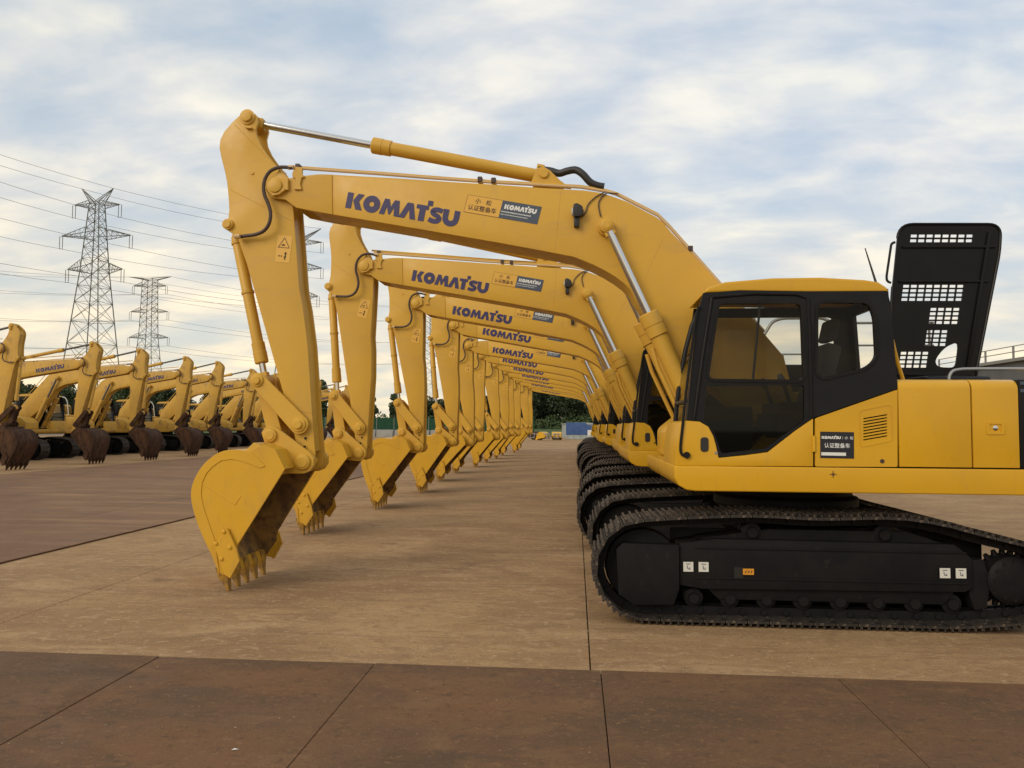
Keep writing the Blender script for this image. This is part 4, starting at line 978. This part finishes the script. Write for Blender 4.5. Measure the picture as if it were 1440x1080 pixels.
def excavator(loc, rz, boom_d, stick_d, label, group, new=True, first=False, shoes=False, floor=0.0, curl=None):
    root = empty('crawler_excavator', loc, rz)
    tag(root, label, 'excavator', group)
    Y, BY = ('yellow', 'boom_yellow') if new else ('worn_yellow', 'worn_yellow')
    KY, LY = ('bucket_yellow', BY) if new else ('rusty_steel', 'rusty_steel')
    rb, rs = R(boom_d), R(stick_d)
    Mb = M2(PIN['boom_foot'], rb); Ms = Mb @ M2(PIN['stick'], rs)
    def tipz(rk): return ap(Ms @ M2(PIN['bucket'], rk), PIN['tip']).y
    if curl is None:
        best = min((abs(tipz(R(a / 4)) - floor) + abs(a) * 2e-4, R(a / 4)) for a in range(-160, 161))[1]
        for _ in range(30):
            e = 1e-4; g_ = (tipz(best + e) - tipz(best - e)) / (2 * e)
            if abs(g_) < .05: break
            best -= max(-.05, min(.05, (tipz(best) - floor) / g_))
        rk = best
    else: rk = R(curl)
    Mk = Ms @ M2(PIN['bucket'], rk)
    T = lambda k, p: ap({'b': Mb, 's': Ms, 'k': Mk}[k], p)
    J = two_circles(T('s', PIN['stick_link']), LEN['tip_link'], T('k', PIN['bucket_link']), LEN['push'], T('s', PIN['joint']))
    def P(name, key, m, parent=root, M=None):
        me = ME[key]
        if isinstance(me, list):
            for q in me: obj(q.name.split('.')[0] if q.name.startswith('lock') else name, q, m, parent, M)
            return None
        return obj(name, me, m, parent, M)
    # boom
    b = P('boom', 'boom', BY, root, Mb)
    P('pivot_pin', 'boom_pin', BY, b); P('weld_seam', 'weld', BY, b); P('cylinder_bracket', 'cylinder_bracket', BY, b)
    for k in ('pipe', 'pipe_inner', 'pipe_far'): P('hydraulic_pipe', k, BY if k != 'pipe' else 'pipe_steel', b)
    P('pipe_clamp', 'pipe_clamp', 'hose_brown', b); P('hose_bracket', 'hose_bracket', BY, b)
    P('lettering', 'lettering', 'logo_blue', b); P('lettering', 'lettering_far', 'logo_blue', b)
    P('loop_hose', 'loop_hose', 'rubber', b)
    if new:
        P('decal', 'decal_yellow', 'decal_yellow', b); P('decal_print', 'decal_brown_print', 'print_brown', b)
        P('decal', 'decal_blue', 'decal_blue', b); P('decal_print', 'decal_white_print', 'print_white', b)
    P('cable', 'cable', 'hose_brown', b)
    P('work_light', 'work_light', 'rubber', b); P('light_lens', 'light_lens', 'lamp_glass', b)
    # stick
    s = P('stick', 'stick', BY, root, Ms)
    P('pivot_pin', 'stick_pin', BY, s); P('grease_hole', 'grease_hole', 'dark_gap', s); P('weld_seam', 'stick_weld', BY, s)
    P('hydraulic_hose', 'stick_hose', 'hose_brown', s); P('hydraulic_hose', 'stick_hose_far', 'hose_brown', s); P('hose_coupling', 'hose_coupling', 'pipe_steel', s)
    if new: P('warning_decal', 'warning_decal', 'decal_yellow', s); P('decal_print', 'warning_print', 'print_brown', s)
    # bucket
    k = P('bucket', 'bucket', KY if new else 'rusty_steel', root, Mk)
    P('bucket_lining', 'bucket_lining', 'bucket_inside' if new else 'rusty_steel', k)
    P('wear_rim', 'wear_rim', KY, k); P('weld_seam', 'bucket_weld', KY, k); P('bucket_ear', 'bucket_ear', LY, k)
    for v in (-.46, -.23, 0, .23, .46): P('tooth', 'tooth', 'tooth_yellow' if new else KY, k, Matrix.Translation((0, v, 0)))
    for sg in (1, -1):
        Mc = Matrix.Translation((0, sg * (KV + .011), 0)) if sg > 0 else Matrix.Translation((0, -KV - .041, 0))
        P('side_cutter', 'side_cutter', KY, k, Mc)
        P('cutter_bolt', 'cutter_bolt', KY, k, Mc if sg > 0 else Matrix.Translation((0, -KV - .011, 0)) @ Matrix.Scale(-1, 4, (0, 1, 0)))
    # linkage and cylinders
    P('tipping_link', 'tipping_link', LY, root, align(J, T('s', PIN['stick_link']))); P('tipping_link', 'tipping_link_far', LY, root, align(J, T('s', PIN['stick_link'])))
    P('push_link', 'push_link', LY, root, align(J, T('k', PIN['bucket_link'])))
    def cyl(nm, base, tip, bk, rk_, ek, col, vs=(0,)):
        for v in vs:
            c = P(nm, bk, col, root, align(base, tip, v)); inv = align(base, tip, v).inverted()
            P('cylinder_rod', rk_, 'chrome' if new else 'old_rod', c, inv @ align(tip, base, v)); P('rod_eye', ek, col, c, inv @ align(tip, base, v))
    cyl('lift_cylinder', Vector(PIN['lift_base']), T('b', PIN['lift_rod']), 'lift_barrel', 'lift_rod', 'lift_eye', BY, (LV, -LV))
    cyl('arm_cylinder', T('b', PIN['arm_base']), T('s', PIN['arm_rod']), 'arm_barrel', 'arm_rod', 'arm_eye', BY)
    cyl('bucket_cylinder', T('s', PIN['curl_base']), J, 'curl_barrel', 'curl_rod', 'curl_eye', BY)
    # undercarriage
    for sg, nm in ((1, 'near'), (-1, 'far')):
        t = P('track_frame', 'frame_' + nm, 'undercarriage')
        P('track_chain', 'chain_' + nm, 'undercarriage', t); P('idler', 'idler_' + nm, 'undercarriage', t); P('sprocket', 'sprocket_' + nm, 'undercarriage', t)
        for u in (1.12, .80, .48, .16, -.16, -.48, -.80, -1.12): P('roller', 'roller_' + nm, 'undercarriage', t, Matrix.Translation((u, 0, .205)))
        for u in (.60, -.55):
            P('carrier_roller', 'roller_' + nm, 'undercarriage', t, Matrix.Translation((u, 0, .80)))
        if shoes:
            for c, a in SHOES: P('track_shoe', 'shoe', 'shoe_steel', t, shoe_matrix(c, a, sg * 1.1))
        else: P('track_shoes', 'shoes_' + nm, 'shoe_steel', t)['kind'] = 'stuff'
        if new and sg > 0:
            for q in range(4): P('decal', 'st%d' % q, 'sticker_white', t); P('decal_print', 'stp%d' % q, 'decal_blue', t)
            P('decal', 'sto', 'sticker_orange', t); P('decal_print', 'stop', 'print_brown', t); P('grease_port', 'frame_hole', 'dark_gap', t)
    P('turntable', 'turntable', 'undercarriage')
    # house
    d = P('revolving_frame', 'deck', Y); P('skirt_mark', 'skirt_mark', 'print_brown', d)
    P('engine_bay', 'house_core', 'black_paint')
    P('body_panel', 'panel_mid', Y); pr = P('body_panel', 'panel_rear', Y); P('latch', 'latch', Y, pr); P('latch_key', 'latch_key', 'chrome', pr)
    rbk = P('radiator_cover', 'rear_block', 'black_paint'); P('stripe', 'stripe', 'decal_blue', rbk)
    P('counterweight', 'counterweight', Y if new else 'worn_yellow'); P('tool_box', 'tool_box', Y); P('fuel_tank', 'fuel_tank', Y); P('body_panel', 'right_panel', Y)
    P('guard_rail', 'guard_rail', 'rail_grey' if new else 'plastic_white'); P('deck_rail', 'deck_rail', 'rail_grey')
    if first:
        h = P('engine_hood', 'hood_panel', 'hood_black'); h['label'] = 'raised black engine hood with rows of cut-out vents'
        P('hood_rim', 'hood_rim', 'hood_black', h); P('hood_rib', 'hood_rib', 'hood_black', h); P('hood_handle', 'hood_handle', 'black_paint', h); P('prop_rod', 'prop_rod', Y, h)
        P('engine_block', 'engine_block', 'black_paint'); P('service_rail', 'service_rail', 'rail_grey')
    else: P('engine_hood', 'closed_hood', 'hood_black' if new else Y)
    # cab
    c = P('cab', 'cab_side', 'cab_black')
    for key, nm, m in (('cab_far_side', 'far_wall', 'cab_black'), ('cab_rear', 'rear_wall', 'cab_black'), ('corner_post', 'corner_post', 'cab_black'), ('window_seal', 'window_seal', 'black_paint'),
                       ('cab_roof', 'roof', Y), ('windscreen', 'windscreen', 'glass'), ('pane_up', 'window_pane', 'glass'), ('pane_lo', 'window_pane', 'glass_dark'), ('pane_re', 'window_pane', 'glass'),
                       ('pane_f1', 'window_pane', 'glass'), ('operator_seat', 'operator_seat', 'seat_fabric'), ('console', 'console', 'seat_fabric'),
                       ('window_divider', 'window_divider', 'black_paint'), ('grab_bar', 'grab_bar', 'black_paint'), ('antenna', 'antenna', 'rubber')):
        P(nm, key, m, c)
    cb_ = P('cab_base', 'cab_base', Y); P('door_handle', 'door_handle', 'rubber', cb_); P('key_lock', 'key_lock', 'chrome', cb_)
    sd_ = P('side_door', 'rear_door', Y)
    P('vent_backing', 'vent_back', 'dark_gap', sd_); P('vent_frame', 'vent_frame', Y, sd_); P('door_lock', 'door_lock', 'hose_brown', sd_); P('hinge', 'hinge', Y, sd_)
    if new: P('decal', 'sticker', 'decal_black', sd_); P('decal_print', 'sticker_print', 'print_white', sd_)
    return root

ORD = ['first', 'second', 'third', 'fourth', 'fifth', 'sixth', 'seventh', 'eighth', 'ninth', 'tenth', 'eleventh', 'twelfth', 'thirteenth']
row_y = [8.48, 12.62, 16.40, 20.30, 24.40, 28.50, 32.60, 36.60, 40.70, 44.80, 48.90, 53.0]
pose = [(0.0, -.42, 0.0), (-.13, -.8, 8.2), (-.06, -.9, 6.0), (.10, -.6, 7.0), (-.03, -1.7, 6.5), (-.12, -1.2, 8.5), (-.05, -1.3, 6.0), (.05, -1.6, 7.5), (-.10, -.8, 5.5), (.02, -1.4, 7.5), (.15, -.9, 4.5), (.22, -1.2, 6.5)]
for i, y in enumerate(row_y):
    dx, bd, sdg = pose[i]
    lab = 'clean yellow excavator with its black vented engine hood raised' if i == 0 else 'clean yellow excavator, %s in its row counting from the one with raised hood' % ORD[i]
    excavator((XC + dx, y, 0), math.pi, bd, sdg, lab, 'clean yellow excavators parked side by side', first=(i == 0), shoes=(i < 3), curl=0.0 if i == 0 else None)
rnd = random.Random(3)
ly = [27.1, 31.5, 35.2, 39.6, 43.6, 47.8, 52.0, 56.2, 60.4, 64.6, 68.8]
for i, y in enumerate(ly):
    excavator((-26.3 + rnd.uniform(-.15, .15), y, 0), rnd.uniform(-.02, .02), (0.3 if i == 0 else rnd.uniform(-1.6, .2)), rnd.uniform(3, 9),
              'worn yellow excavator with rusty bucket, %s in its row counting towards the tree belt' % ORD[i], 'worn excavators parked across the yard', new=False, floor=0.0)

# ================================================================== pylons and wires
def bar(mb, a, b, t):
    a, b = Vector(a), Vector(b); d = (b - a).normalized(); x = d.orthogonal().normalized() * t / 2; y = d.cross(x)
    vs = [p + q for p in (a, b) for q in (x + y, x - y, -x - y, -x + y)]
    mb.add(vs, [(0, 1, 5, 4), (1, 2, 6, 5), (2, 3, 7, 6), (3, 0, 4, 7)])
def tower_body(prof, levels):
    m = MB()
    def w(z):
        for (z0, w0), (z1, w1) in zip(prof, prof[1:]):
            if z0 <= z <= z1: return w0 + (w1 - w0) * (z - z0) / (z1 - z0)
        return prof[-1][1]
    cs = [(-1, -1), (1, -1), (1, 1), (-1, 1)]
    for z0, z1 in zip(levels, levels[1:]):
        a, b = w(z0) / 2, w(z1) / 2
        for i in range(4):
            p, q = cs[i], cs[(i + 1) % 4]
            bar(m, (p[0] * a, p[1] * a, z0), (p[0] * b, p[1] * b, z1), .20)
            bar(m, (p[0] * a, p[1] * a, z0), (q[0] * b, q[1] * b, z1), .085); bar(m, (q[0] * a, q[1] * a, z0), (p[0] * b, p[1] * b, z1), .085)
            bar(m, (p[0] * b, p[1] * b, z1), (q[0] * b, q[1] * b, z1), .07)
    return m.mesh('tower_body', smooth=False), w
def crossarm(half, bw, z, rise, tip_dz=0.0):
    h = bw / 2; n = 5; out = []
    for s in (-1, 1):
        m = MB()
        tip = Vector((s * half, 0, z + tip_dz))
        for y in (-h, h):
            lo0, hi0 = Vector((s * h, y, z)), Vector((s * h, y, z + rise))
            bar(m, lo0, tip, .12); bar(m, hi0, tip, .12)
            pl = [lo0.lerp(tip, i / n) for i in range(n + 1)]; ph = [hi0.lerp(tip, i / n) for i in range(n + 1)]
            for i in range(n): bar(m, pl[i], ph[i], .06); bar(m, ph[i], pl[i + 1], .06)
        a = [Vector((s * h, -h, z)).lerp(tip, i / n) for i in range(n)]; b = [Vector((s * h, h, z)).lerp(tip, i / n) for i in range(n)]
        for i in range(n): bar(m, a[i], b[i], .06)
        out.append(m.mesh('crossarm', smooth=False))
    return out
ins_me = MB()
for dx in (-.35, .35): ins_me.lathe((dx, 0, 0), (0, 0, -1), [(0, .03)] + [(.3 + .22 * k + o, r) for k in range(11) for o, r in ((0, .10), (.14, .05))] + [(2.9, .04)], 6)
ins_me.tube([(-.45, 0, -2.9), (.45, 0, -2.9)], .06, 6)
ME['insulator'] = ins_me.mesh('insulator')
def pylon(pos, rz, prof, arms, peaks, label, levels):
    t = empty('lattice_pylon', pos, rz); tag(t, label, 'pylon', 'steel lattice pylons behind the worn excavators')
    me, w = tower_body(prof, levels); obj('tower_body', me, 'pylon_steel', t)
    tips = []
    for half, z, rise, tdz in arms:
        for q in crossarm(half, w(z), z, rise, tdz): obj('crossarm', q, 'pylon_steel', t)
        for s in (-1, 1):
            obj('insulator', ME['insulator'], 'pylon_steel', t, Matrix.Translation((s * half, 0, z + tdz)))
            tips.append((s * half, 0, z + tdz - 2.9))
    if peaks:
        m = MB(); ph, pz = peaks; z0 = levels[-1]; h = w(z0) / 2
        for s in (-1, 1):
            for y in (-h, h):
                bar(m, (s * h, y, z0), (s * ph, 0, pz), .16); bar(m, (0, y, z0), (s * ph, 0, pz), .12); bar(m, (s * h * .5, y, z0), (s * (ph + h) / 2, y / 2, (z0 + pz) / 2), .09)
            tips.append((s * ph, 0, pz))
        obj('earth_peak', m.mesh('earth_peak', smooth=False), 'pylon_steel', t)
    M = Matrix.Translation(pos) @ Matrix.Rotation(rz, 4, 'Z')
    return t, [M @ Vector(p) for p in tips]
lv1 = [0, 7, 13.5, 19.2, 24.2, 28.4, 32, 35.4, 38.2, 40.8, 43, 45.2, 47.2, 49.2, 51]
prof1 = [(0, 10.6), (17.3, 7.4), (36, 4.1), (51, 2.2), (60, 2.2)]
arms1 = [(6.5, 35.4, 2.4, 0.6), (8.2, 43.0, 2.2, 0.6), (5.4, 50.0, 1.4, 0.6)]
t1 = atY(126, 590, 165); t1.z = -.16
t3 = atY(413, 590, 203); t3.z = -.16
P1, tips1 = pylon(t1, 0.0, prof1, arms1, (3.7, 54.3), 'tall dark lattice pylon with winged top standing behind the worn excavators', lv1)
P3, tips3 = pylon(t3, 0.0, prof1, [(6.0, 35.4, 2.2, 0.6), (6.9, 43.0, 2.2, 0.6), (6.8, 50.0, 1.4, 0.6)], (6.4, 54.3), 'lattice pylon partly hidden behind the stick of the excavator with raised hood', lv1)
prof2 = [(0, 11), (20, 6.4), (32, 4.4), (50, 3.6), (60, 3.6)]
arms2 = [(7.2, 31.0, 1.6, 0.2), (6.8, 40.0, 1.5, 0.2), (6.0, 49.0, 1.3, 0.2)]
t2 = atY(205, 590, 258); t2.z = -.16
t4 = atY(598, 590, 330); t4.z = -.16
lv2 = lv1[:-1] + [51.5]
P2, tips2 = pylon(t2, 0.0, prof2, arms2, (7.6, 52.4), 'smaller far lattice pylon with flat top beyond the winged one', lv2)
P4, tips4 = pylon(t4, 0.0, prof2, arms2, (7.6, 52.4), 'far lattice pylon seen between the sticks of the clean excavators', lv2)
def wire(a, b, sag, r=.04):
    n = 26; pts = []
    for i in range(n + 1):
        s = i / n; p = Vector(a).lerp(Vector(b), s); p.z -= sag * 4 * s * (1 - s); pts.append(p)
    o = obj('power_line', MB().tube(pts, r, 5).mesh('power_line'), 'wire')
    tag(o, 'thin dark power line wire slung across the sky by the pylons', 'wire', 'power line wires')
for k, (a, b) in enumerate(zip(tips1, tips3)):
    wire(a, b, 0.9)
    d = ray(-330, 0); 
    # towards the next pylon, off to the left and nearer: rises in the picture
    px = 126 + (a.x - t1.x) / 165 * 1100
    py = 594 - (a.z - CAM_H) / 165 * 1100
    e = atY(-520, py - (px + 520) * (.335 if k > 3 else .27 if k > 1 else .20), 95)
    wire(a, e, 1.6)
for a, b in zip(tips2, tips4):
    wire(a, b, 3.0, .045)
    wire(a, Vector((a.x - 95, a.y - 55, a.z + 3)), 4.0, .045)

# ================================================================== trees, hedge, fence
def leaf_cloud(rng, blobs, n, size):
    m = MB()
    for _ in range(n):
        c, r = rng.choice(blobs)
        while True:
            q = Vector((rng.uniform(-1, 1), rng.uniform(-1, 1), rng.uniform(-1, 1)))
            if .25 < q.length < 1: break
        q = q.normalized() * (q.length ** .5)
        p = Vector(c) + Vector((q.x * r[0], q.y * r[1], q.z * r[2]))
        a = Vector((rng.gauss(0, 1), rng.gauss(0, 1), rng.gauss(0, 1))).normalized(); b = a.orthogonal().normalized(); c2 = a.cross(b)
        s = size * rng.uniform(.5, 1.3)
        m.add([p + b * s, p + c2 * s * .7, p - b * s * .9, p - c2 * s * .6], [(0, 1, 2, 3)])
    return m
TREES = []
for k in range(6):
    rng = random.Random(40 + k); H = rng.uniform(8.0, 10.0); slim = k % 3 == 2
    blobs = []
    m = MB(); m.tube([(0, 0, -.2), (.1, 0, H * .3), (.0, .1, H * .6), (.1, .1, H * .85)], [.22, .17, .10, .03], 7)
    for i in range(26 if not slim else 16):
        z = rng.uniform(.10, .97) * H; spread = (1.1 if slim else 2.6) * (1 - (z / H) ** 2 * .75) ; a = rng.uniform(0, 6.28); rr = spread * rng.uniform(.2, 1)
        c = (rr * math.cos(a), rr * math.sin(a), z); s = rng.uniform(.95, 1.55) * (.62 if slim else 1)
        blobs.append((c, (s * 1.15, s * 1.15, s)))
        m.tube([(0, 0, z * .55), (c[0] * .5, c[1] * .5, z * .8), c], [.07, .045, .015], 5)
    TREES.append((leaf_cloud(rng, blobs, 5600, .23).mesh('crown', smooth=False), m.mesh('trunk'), slim))
rng = random.Random(11)
x = -128
while x < 62:
    k = rng.randrange(6); cr, tr, slim = TREES[k]
    y = 143 + rng.uniform(-8, 10); s = rng.uniform(.72, 1.06)
    s *= .80 if -46 < x < -14 else 1.12
    t = empty('poplar_tree' if slim else 'broadleaf_tree', (x, y, -.16), rng.uniform(0, 6.28)); t.scale = (s * 1.1, s * 1.1, s)
    tag(t, ('slim upright green tree in the belt beyond the yard' if slim else 'bushy dark green tree in the belt beyond the yard'), 'tree', 'slim trees beyond the yard' if slim else 'bushy trees beyond the yard')
    obj('crown', cr, rng.choice(('leaf_dark', 'leaf_dark', 'leaf_light')), t); obj('trunk', tr, 'bark', t)
    x += rng.uniform(1.2, 2.1)
hb = []
rng = random.Random(5)
for i in range(230):
    hx = -130 + i * .85; hb.append(((hx, 133 + rng.uniform(-1.5, 1.5), rng.uniform(.6, 1.9)), (1.5, 1.2, rng.uniform(1.2, 2.4))))
hedge = obj('hedge', leaf_cloud(rng, hb, 34000, .22).mesh('hedge', smooth=False), 'hedge_leaf')
tag(hedge, 'low green scrub in front of the tree belt', 'scrub', kind='stuff')
bank = MB()
prof = [(124, -.17), (127, .35), (131, 1.2), (140, 1.6), (150, 1.2), (160, -.17)]
bank.add([(xx, y + .8 * math.sin(xx * .13), z * (1 + .15 * math.sin(xx * .21)) if z > 0 else z) for xx in range(-140, 81, 5) for y, z in prof], [(i * 6 + j, (i + 1) * 6 + j, (i + 1) * 6 + j + 1, i * 6 + j + 1) for i in range(44) for j in range(5)])
structure('grass_bank', bank.mesh('grass_bank'), 'hedge_leaf')
fence = empty('mesh_fence', (-45, 114, -.07)); tag(fence, 'green netting fence with posts in front of the tree belt', 'fence')
net = MB()
for k in range(15): net.box(.05 + 2.6 * k, 2.55 + 2.6 * k, -.015, .015, .25, 2.7)
pn = MB().box(.05, 2.55, -.015, .015, .25, 2.75).mesh('net_panel', smooth=False)
pst = MB().box(-.04, .04, -.04, .04, 0, 2.85).mesh('post', smooth=False)
for k in range(15):
    obj('net_panel', pn, 'net_green', fence, Matrix.Translation((2.6 * k, 0, 0))); obj('post', pst, 'pylon_steel', fence, Matrix.Translation((2.6 * k, 0, 0)))
blk = MB().prism([(-1.1, 0), (1.1, 0), (1.1, .95), (.95, 1.0), (-.95, 1.0), (-1.1, .95)], -.3, .3).mesh('concrete_block', bevel=.02, seg=1)
for k in range(9):
    o = obj('concrete_block', blk, 'block_grey', None, Matrix.Translation((-33 + k * 2.45, 104 + .1 * (k % 3), 0))); tag(o, 'grey concrete block in the line before the green netting fence', 'block', 'concrete blocks at the yard end')

# ================================================================== things at the far end of the yard
def loose_bucket(px, yy, m, rz, label):
    t = empty('excavator_bucket', (atY(px, 619, yy).x, yy, 0), rz); tag(t, label, 'bucket')
    # stand it on its mouth: rotate the rest bucket about v, then drop it to the ground
    A = R(48); Mr = Matrix.Rotation(-A, 4, 'Y')
    zs_ = []; cx = []
    for key in ('bucket', 'bucket_ear'):
        for v in ME[key].vertices: q = Mr @ v.co; zs_.append(q.z); cx.append(q.x)
    M = Matrix.Translation((-(min(cx) + max(cx)) / 2, 0, -min(zs_) + .01)) @ Mr
    b = obj('bucket_shell', ME['bucket'], m, t, M)
    for q_ in ME['wear_rim']: obj('wear_rim', q_, m, t, M)
    obj('bucket_ear', ME['bucket_ear'], 'block_grey', t, M)
    obj('bucket_lining', ME['bucket_lining'], 'bucket_inside', t, M)
loose_bucket(752, 92, 'rusty_steel', 1.2, 'dark loose bucket on the concrete before the grass bank')
loose_bucket(764, 91, 'yellow', 2.6, 'rounded yellow loose bucket standing beside the dark one')
loose_bucket(783, 92, 'boom_yellow', 1.5, 'orange yellow loose bucket turned face on, next to the tarpaulin heap')
tp = atY(818, 617, 101)
t = empty('covered_stack', (tp.x, 101, 0)); tag(t, 'stack of goods under a blue tarpaulin at the end of the yard', 'covered stack')
rng = random.Random(9); m = MB(); nx, nz = 14, 8
vs, fs = [], []
for i in range(nx + 1):
    for j in range(nz + 1):
        a = math.pi * j / nz; w = 1.3 + .1 * rng.random()
        y = -w * math.cos(a) if True else 0
        hgt = (1.95 - .35 * (i > 8) + .08 * rng.random()) * min(1, 1.5 * math.sin(a))
        vs.append((-2.0 + 4.4 * i / nx, max(-1.25, min(1.25, y * 1.2)), .55 + max(0, hgt - .45) * 1.0 + .04 * rng.random()))
fs = [(i * (nz + 1) + j, (i + 1) * (nz + 1) + j, (i + 1) * (nz + 1) + j + 1, i * (nz + 1) + j + 1) for i in range(nx) for j in range(nz)]
fs += [tuple(range(nz + 1)), tuple(nx * (nz + 1) + j for j in range(nz, -1, -1))]
obj('tarpaulin', m.add(vs, fs).mesh('tarpaulin', ang=60), 'tarp_blue', t)
obj('crate_base', MB().box(-2.0, 2.4, -1.2, 1.2, 0.0, .62).mesh('crate_base', bevel=.02, seg=1), 'pale_panel', t)
for k in range(6): obj('batten', MB().box(-1.95 + k * .84, -1.83 + k * .84, -1.24, -1.199, 0.0, .62).mesh('batten', smooth=False), 'block_grey', t)
tp = atY(810, 608, 112)
t = empty('low_shed', (tp.x, 112, 0)); tag(t, 'low pale metal shed behind the blue tarpaulin', 'shed')
obj('wall', MB().box(-2.0, 4.2, 0, 2.2, 0, 1.9).mesh('wall', bevel=.02, seg=1), 'pale_panel', t)
obj('roof', MB().prism([(-2.15, 1.905), (4.35, 1.905), (4.35, 1.99), (1.1, 2.2), (-2.15, 1.99)], -.1, 2.3).mesh('roof'), 'pale_panel', t)
obj('door', MB().box(-.6, .3, -.03, -.002, .02, 1.75).mesh('door'), 'block_grey', t)
ch = atY(830, 613, 72)
t = empty('notice_board', (ch.x, 72, 0), .1); tag(t, 'small white notice board on two short posts beyond the clean row', 'sign')
obj('board', MB().box(-.24, .24, -.012, .012, .84, 1.34).mesh('board', bevel=.005, seg=1), 'plastic_white', t)
for a in (-1, 1): obj('post', MB().box(a * .2 - .025, a * .2 + .025, .013, .05, 0, 1.30).mesh('post', smooth=False), 'plastic_white', t)
# long dark warehouse to the right, seen past the raised hood
t = empty('warehouse', (34, 30, -.07)); tag(t, 'long dark warehouse with a railed flat roof behind the raised engine hood', 'building')
obj('wall', MB().box(0, 18, 0, 46, 0, 7.0).mesh('wall', smooth=False), 'warehouse_wall', t)
rf = obj('roof', MB().box(-.35, 18.35, -.35, 46.35, 7.003, 7.25).mesh('roof', smooth=False), 'pylon_steel', t)
pm = MB().box(-.06, .06, -.06, .06, 0, .95).mesh('rail_post', smooth=False)
for k in range(12): obj('rail_post', pm, 'pylon_steel', rf, Matrix.Translation((-.2, .2 + 4.15 * k, 7.25)))
for z in (7.75, 8.2): obj('roof_rail', MB().box(-.23, -.17, .0, 46, z - .03, z + .03).mesh('roof_rail', smooth=False), 'pylon_steel', rf)
for k in range(9): obj('window', MB().box(-.06, -.003, 2.5 + 4.8 * k, 4.9 + 4.8 * k, 3.6, 5.2).mesh('window', smooth=False), 'decal_blue', t)
q = atZ(325, 1055, .027)
sc = MB().add([(0, 0, .0), (.03, .004, .003), (.038, .012, .001), (.012, .014, .004)], [(0, 1, 2, 3)]).mesh('paper_scrap', smooth=False)
tag(obj('paper_scrap', sc, 'plastic_white', None, Matrix.Translation((q.x, q.y, .0285))), 'tiny white paper scrap on the rusty steel plates', 'litter')
rng = random.Random(21); m = MB()
for k in range(1500):
    gx, gy = rng.uniform(-7, 6), 4.0 + 14 * rng.random() ** 1.6
    if k % 3 == 0: gx, gy = rng.choice((.11, .11, -4.99)) + rng.gauss(0, .05), 5.7 + 9 * rng.random()
    elif k % 3 == 1: gy = 5.68 + abs(rng.gauss(0, .10))
    base = .0275 if gy < 5.655 else .001
    r = .0025 + .006 * rng.random() ** 3; pts = []
    for a in range(4): t_ = a * math.pi / 2 + rng.uniform(-.4, .4); pts.append((gx + r * math.cos(t_) * rng.uniform(.7, 1.3), gy + r * math.sin(t_) * rng.uniform(.7, 1.3), base))
    m.add(pts + [(gx, gy, base + r * rng.uniform(.4, .9))], [(0, 1, 4), (1, 2, 4), (2, 3, 4), (3, 0, 4)])
tag(obj('grit', m.mesh('grit', smooth=False), 'grit', None), 'fine grit and crumbs scattered over plates and concrete', 'grit', kind='stuff')
print('objects', len(bpy.data.objects))
